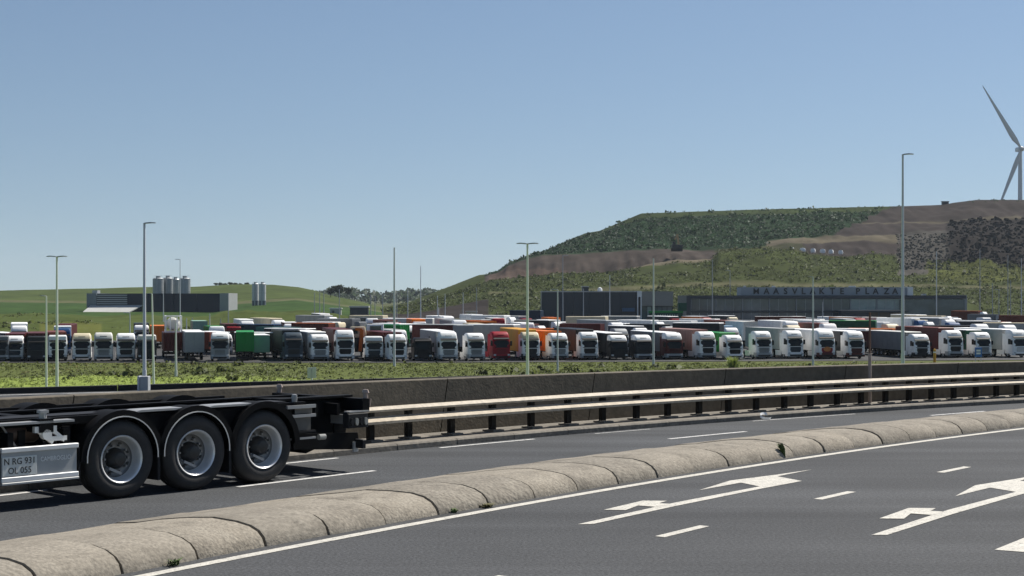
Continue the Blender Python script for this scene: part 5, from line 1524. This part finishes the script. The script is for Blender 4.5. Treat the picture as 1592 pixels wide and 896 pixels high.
# mudguards: quarter shells with a bright edge
def guard(xc, y0, y1, trim):
    m = MB(); n = 22; ro, ri = 0.635, 0.615
    rings = []
    for k in range(n+1):
        a_ = math.radians(-2 + 184*k/n)
        drop = 0.0
        rings.append([Vector((xc+r_*math.cos(a_), y, R+0.03+r_*math.sin(a_))) for r_, y in ((ri,y0),(ro,y0),(ro,y1),(ri,y1))])
    m.loft(rings)
    g_ = mk('mudguard', m, TBLK, smooth=50)
    # side lip on the outer edge
    lip = MB(); rings = []
    for k in range(n+1):
        a_ = math.radians(-2 + 184*k/n)
        rings.append([Vector((xc+r_*math.cos(a_), y, R+0.03+r_*math.sin(a_))) for r_, y in ((ro-0.085,y0-0.012),(ro+0.012,y0-0.012),(ro+0.012,y0-0.002),(ro-0.085,y0-0.002))])
    lip.loft(rings).build('guard_lip', TBLK, g_)
    if trim:
        tm_ = MB(); rings = []
        for k in range(n+1):
            a_ = math.radians(-4 + 188*k/n)
            rings.append([Vector((xc+r_*math.cos(a_), y, R+0.03+r_*math.sin(a_))) for r_, y in ((ri-0.064,y0-0.022),(ri-0.05,y0-0.022),(ri-0.05,y0-0.013),(ri-0.064,y0-0.013))])
        tm_.loft(rings).build('guard_trim', WTRIM, g_)
for k in (-1,0,1):
    guard(k*AX, -0.02, 0.42, k < 1)
    guard(k*AX, 2.08, 2.52, False)
for x in (-AX/2, AX/2):
    mk('mud_flap', B(x-0.02,x+0.02,0.02,0.4,0.2,0.62), TDRK)
    # infill body between the guards, with sun glare painted as pale top plates
    mk('guard_infill', MB().prism([(x-0.17,0.75),(x+0.17,0.75),(x+0.36,1.13),(x-0.36,1.13)],'y',0.10,0.5), TBLK)
    mk('glare_plate', MB().prism([(x-0.40,1.165),(x+0.28,1.165),(x+0.40,1.195),(x-0.28,1.195)],'y',0.03,0.34), TGRY)
mk('mud_flap', B(-AX-0.66,-AX-0.63,0.02,0.4,0.3,0.75), TDRK)
# longitudinal beams, decks, cross members
def ibeam(y, x0, x1, z0, z1):
    return MB().box(x0,x1,y-0.07,y+0.07,z0,z0+0.025).box(x0,x1,y-0.07,y+0.07,z1-0.025,z1).box(x0,x1,y-0.008,y+0.008,z0+0.026,z1-0.026)
for y in (0.74,1.76): mk('chassis_beam', ibeam(y,-7.2,4.4,0.80,1.15), TBLK)
for x in (-6.5,-5.2,-3.9,-2.9,-2.0,-0.64,0.64,2.0,2.9,3.7): mk('cross_member', B(x-0.05,x+0.05,0.30,2.2,0.9,1.08), TBLK)
for y in (0.22,2.28): mk('side_beam', B(-7.2,2.35,y-0.04,y+0.04,1.05,1.155), TBLK)
mk('top_plate', B(-4.9,1.85,0.28,0.66,1.157,1.17), TDRK)
mk('top_plate', B(-7.0,-1.95,0.0,0.2,1.10,1.13), TGRY)
# forward bolster with twist lock and bright brackets
mk('bolster', B(-2.46,-2.26,0.0,2.5,0.98,1.16), TBLK)
for y in (0.1,2.4):
    o = mk('twist_lock', MB().cyl((-2.36,y,1.16),(-2.36,y,1.24),0.05,n=10).box(-2.42,-2.30,y-0.05,y+0.05,1.23,1.27), TGRY)
mk('lock_bracket', MB().box(-2.52,-2.2,0.02,0.08,0.98,1.06).bar((-2.45,0.05,1.0),(-2.25,0.05,0.84),0.05,0.05).bar((-2.25,0.05,1.0),(-2.08,0.05,0.86),0.05,0.05).box(-2.3,-2.05,0.02,0.07,0.86,0.92).cyl((-2.35,0.0,0.95),(-2.35,0.09,0.95),0.07,n=12), ALU)
for i,(a_,b_) in enumerate((((-2.95,0.1,1.1),(-2.75,0.08,0.8)),((-2.42,0.1,0.95),(-2.32,0.08,0.8)),((-2.2,0.12,0.9),(-2.15,0.1,0.78)))):
    mk('hose', MB().cyl(a_,b_,0.014,n=6), ALUD if i == 0 else TDRK)
mk('air_tank', MB().lathe([(0.01,-0.01),(0.1,0.0),(0.15,0.05),(0.15,0.75),(0.1,0.8),(0.01,0.81)],(-3.7,0.5,0.92),'x',18), TDRK, smooth=40)
mk('air_tank', MB().lathe([(0.01,-0.01),(0.1,0.0),(0.13,0.05),(0.13,0.45),(0.1,0.5),(0.01,0.51)],(-2.75,0.45,0.95),'x',18), mat('bronze_tank',(0.12,0.075,0.055),0.5,var=0.2), smooth=40)
mk('valve_box', B(-2.6,-2.5,0.3,0.55,0.72,1.0), TDRK); mk('valve_box', B(-1.98,-1.86,0.25,0.5,0.75,1.02), TDRK)
# landing legs
for y in (0.42,2.0):
    mk('landing_leg', MB().box(-3.55,-3.40,y-0.07,y+0.07,0.3,0.95).box(-3.52,-3.43,y-0.05,y+0.05,0.1,0.3).box(-3.66,-3.29,y-0.14,y+0.14,0.03,0.1), TBLK)
# side board with number plate
bx0, bx1 = -3.02, -1.93
bd = mk('side_board', B(bx0,bx1,-0.02,0.02,0.44,0.75), BOARD)
mk('board_rail', B(bx0-0.005,bx1+0.02,-0.045,0.03,0.752,0.815), BOARDL, bd, 0.008); mk('board_rail', B(bx0-0.005,bx1+0.02,-0.045,0.03,0.372,0.438), BOARDL, bd, 0.008)
mk('board_lip', B(bx0-0.005,bx1+0.02,-0.055,0.03,0.338,0.37), BOARD, bd, 0.006)
pt = mk('number_plate', B(bx0+0.01,bx0+0.5,-0.034,-0.021,0.45,0.70), PLATE, bd, 0.004)
for s_, z_, sz in (('N RG 931',0.635,0.118),('OL 055',0.515,0.118)):
    o = link('lettering', text_mesh(s_, sz, 0.002, 'lettering'), INK, pt, (bx0+0.255, -0.037, z_)); o.rotation_euler = (math.radians(90),0,0); o.scale = (0.92,1,1)
o = link('lettering', text_mesh('CAMBROGLIO', 0.085, 0.002, 'lettering'), PC['white'], bd, (bx0+0.78, -0.024, 0.635)); o.rotation_euler = (math.radians(90),0,0); o.scale = (0.82,1,1)
mk('side_box', B(-3.9,bx0-0.02,-0.03,0.5,0.36,0.80), mat('dark_blue_box',(0.018,0.024,0.036),0.45,var=0.15), tr, 0.01)
for x in (-2.9,-2.1): mk('board_bracket', B(x,x+0.08,0.03,0.3,0.5,1.0), TBLK)
# rear: side rails, deep box, light unit, bumper
for z_, h_, m_ in ((1.085,0.05,TGRY),(0.945,0.045,TGRY),(0.70,0.03,TDRK),(0.60,0.03,TGRY)):
    mk('side_rail', B(1.75,2.62,0.12,0.16,z_-h_/2,z_+h_/2), m_)
mk('rail_panel', MB().box(1.95,2.55,0.165,0.19,0.975,1.06).box(1.9,2.5,0.165,0.19,0.72,0.92), mat('rail_panel_grey',(0.10,0.095,0.085),0.6,var=0.2))
mk('rear_body', MB().prism([(2.62,0.42),(3.0,0.30),(4.45,0.55),(4.52,0.72),(4.52,1.10),(2.62,1.14)],'y',0.62,1.88), TBLK)
mk('rear_bolster', B(1.95,4.62,0.55,0.75,1.151,1.185), TBLK)
mk('rear_bolster', B(4.3,4.55,0.1,2.4,0.94,1.148), TBLK)
for y in (0.16,2.34):
    mk('twist_lock', MB().cyl((4.5,y,1.15),(4.5,y,1.24),0.05,n=10).cyl((4.5,y,1.24),(4.5,y,1.29),0.075,0.05,n=10).cyl((4.62,y,1.02),(4.66,y,1.14),0.03,n=8), mat('lock_pinkish',(0.36,0.28,0.24),0.5,var=0.2))
mk('twist_lock', MB().lathe([(0.01,0.06),(0.05,0.05),(0.06,0.0),(0.05,-0.06)],(1.98,0.2,1.22),'z',12), TGRY, smooth=40)
lu = mk('light_unit', B(3.7,4.45,0.06,0.2,0.70,0.93), TDRK, tr, 0.01)
for k in range(4): mk('lamp_lens', MB().cyl((3.82+k*0.17,0.058,0.80),(3.82+k*0.17,0.03,0.80),0.06,n=12), LENS if k % 2 else TDRK, lu)
mk('light_bracket', MB().box(3.75,4.5,0.07,0.2,0.945,0.965).box(3.9,4.0,0.2,0.7,0.75,0.9), TGRY)
mk('marker_lamp', MB().cyl((2.70,0.11,0.60),(2.92,0.11,0.60),0.045,n=12), LENS)
mk('rear_bumper', B(4.3,4.42,0.1,2.4,0.36,0.5), TDRK, tr, 0.01)
for y in (0.6,1.78): mk('bumper_bracket', B(4.0,4.3,y,y+0.12,0.4,0.9), TBLK)
mk('underrun_panel', MB().prism([(2.1,0.42),(4.42,0.33),(4.5,0.38),(4.42,0.60),(2.1,0.66)],'y',0.30,0.34), TBLK)
mk('reflector', B(4.22,4.4,0.27,0.297,0.30,0.46), BOARD)

# the tail behind the last axle is short
done = set()
for o in list(tr.children) + [g_ for c_ in tr.children for g_ in c_.children]:
    if o.type != 'MESH' or o.name.startswith('wheel') or (o.parent and o.parent.name.startswith('wheel')) or o.data.name in done: continue
    if o.name.startswith('mudguard') or o.name.startswith('guard'): continue
    done.add(o.data.name)
    for v_ in o.data.vertices:
        if v_.co.x > 1.9: v_.co.x = 1.9 + (v_.co.x-1.9)*0.56

# ------------------------------------------------------------------ thin haze over the whole place
hb = B(-6020, 6020, -310, 9020, LOT-2.5, 225)
hm_ = bpy.data.materials.new('haze_air'); hm_.use_nodes = True
nt = hm_.node_tree
for nd in list(nt.nodes):
    if nd.type == 'BSDF_PRINCIPLED': nt.nodes.remove(nd)
pv = nt.nodes.new('ShaderNodeVolumePrincipled')
pv.inputs['Color'].default_value = (0.80,0.91,1.0,1)
pv.inputs['Density'].default_value = 0.00006
pv.inputs['Anisotropy'].default_value = 0.0
nt.links.new(pv.outputs[0], nt.nodes['Material Output'].inputs['Volume'])
hz_ = hb.build('haze', hm_)
tag(hz_, 'thin pale haze in the air over the whole place', 'haze', kind='stuff')
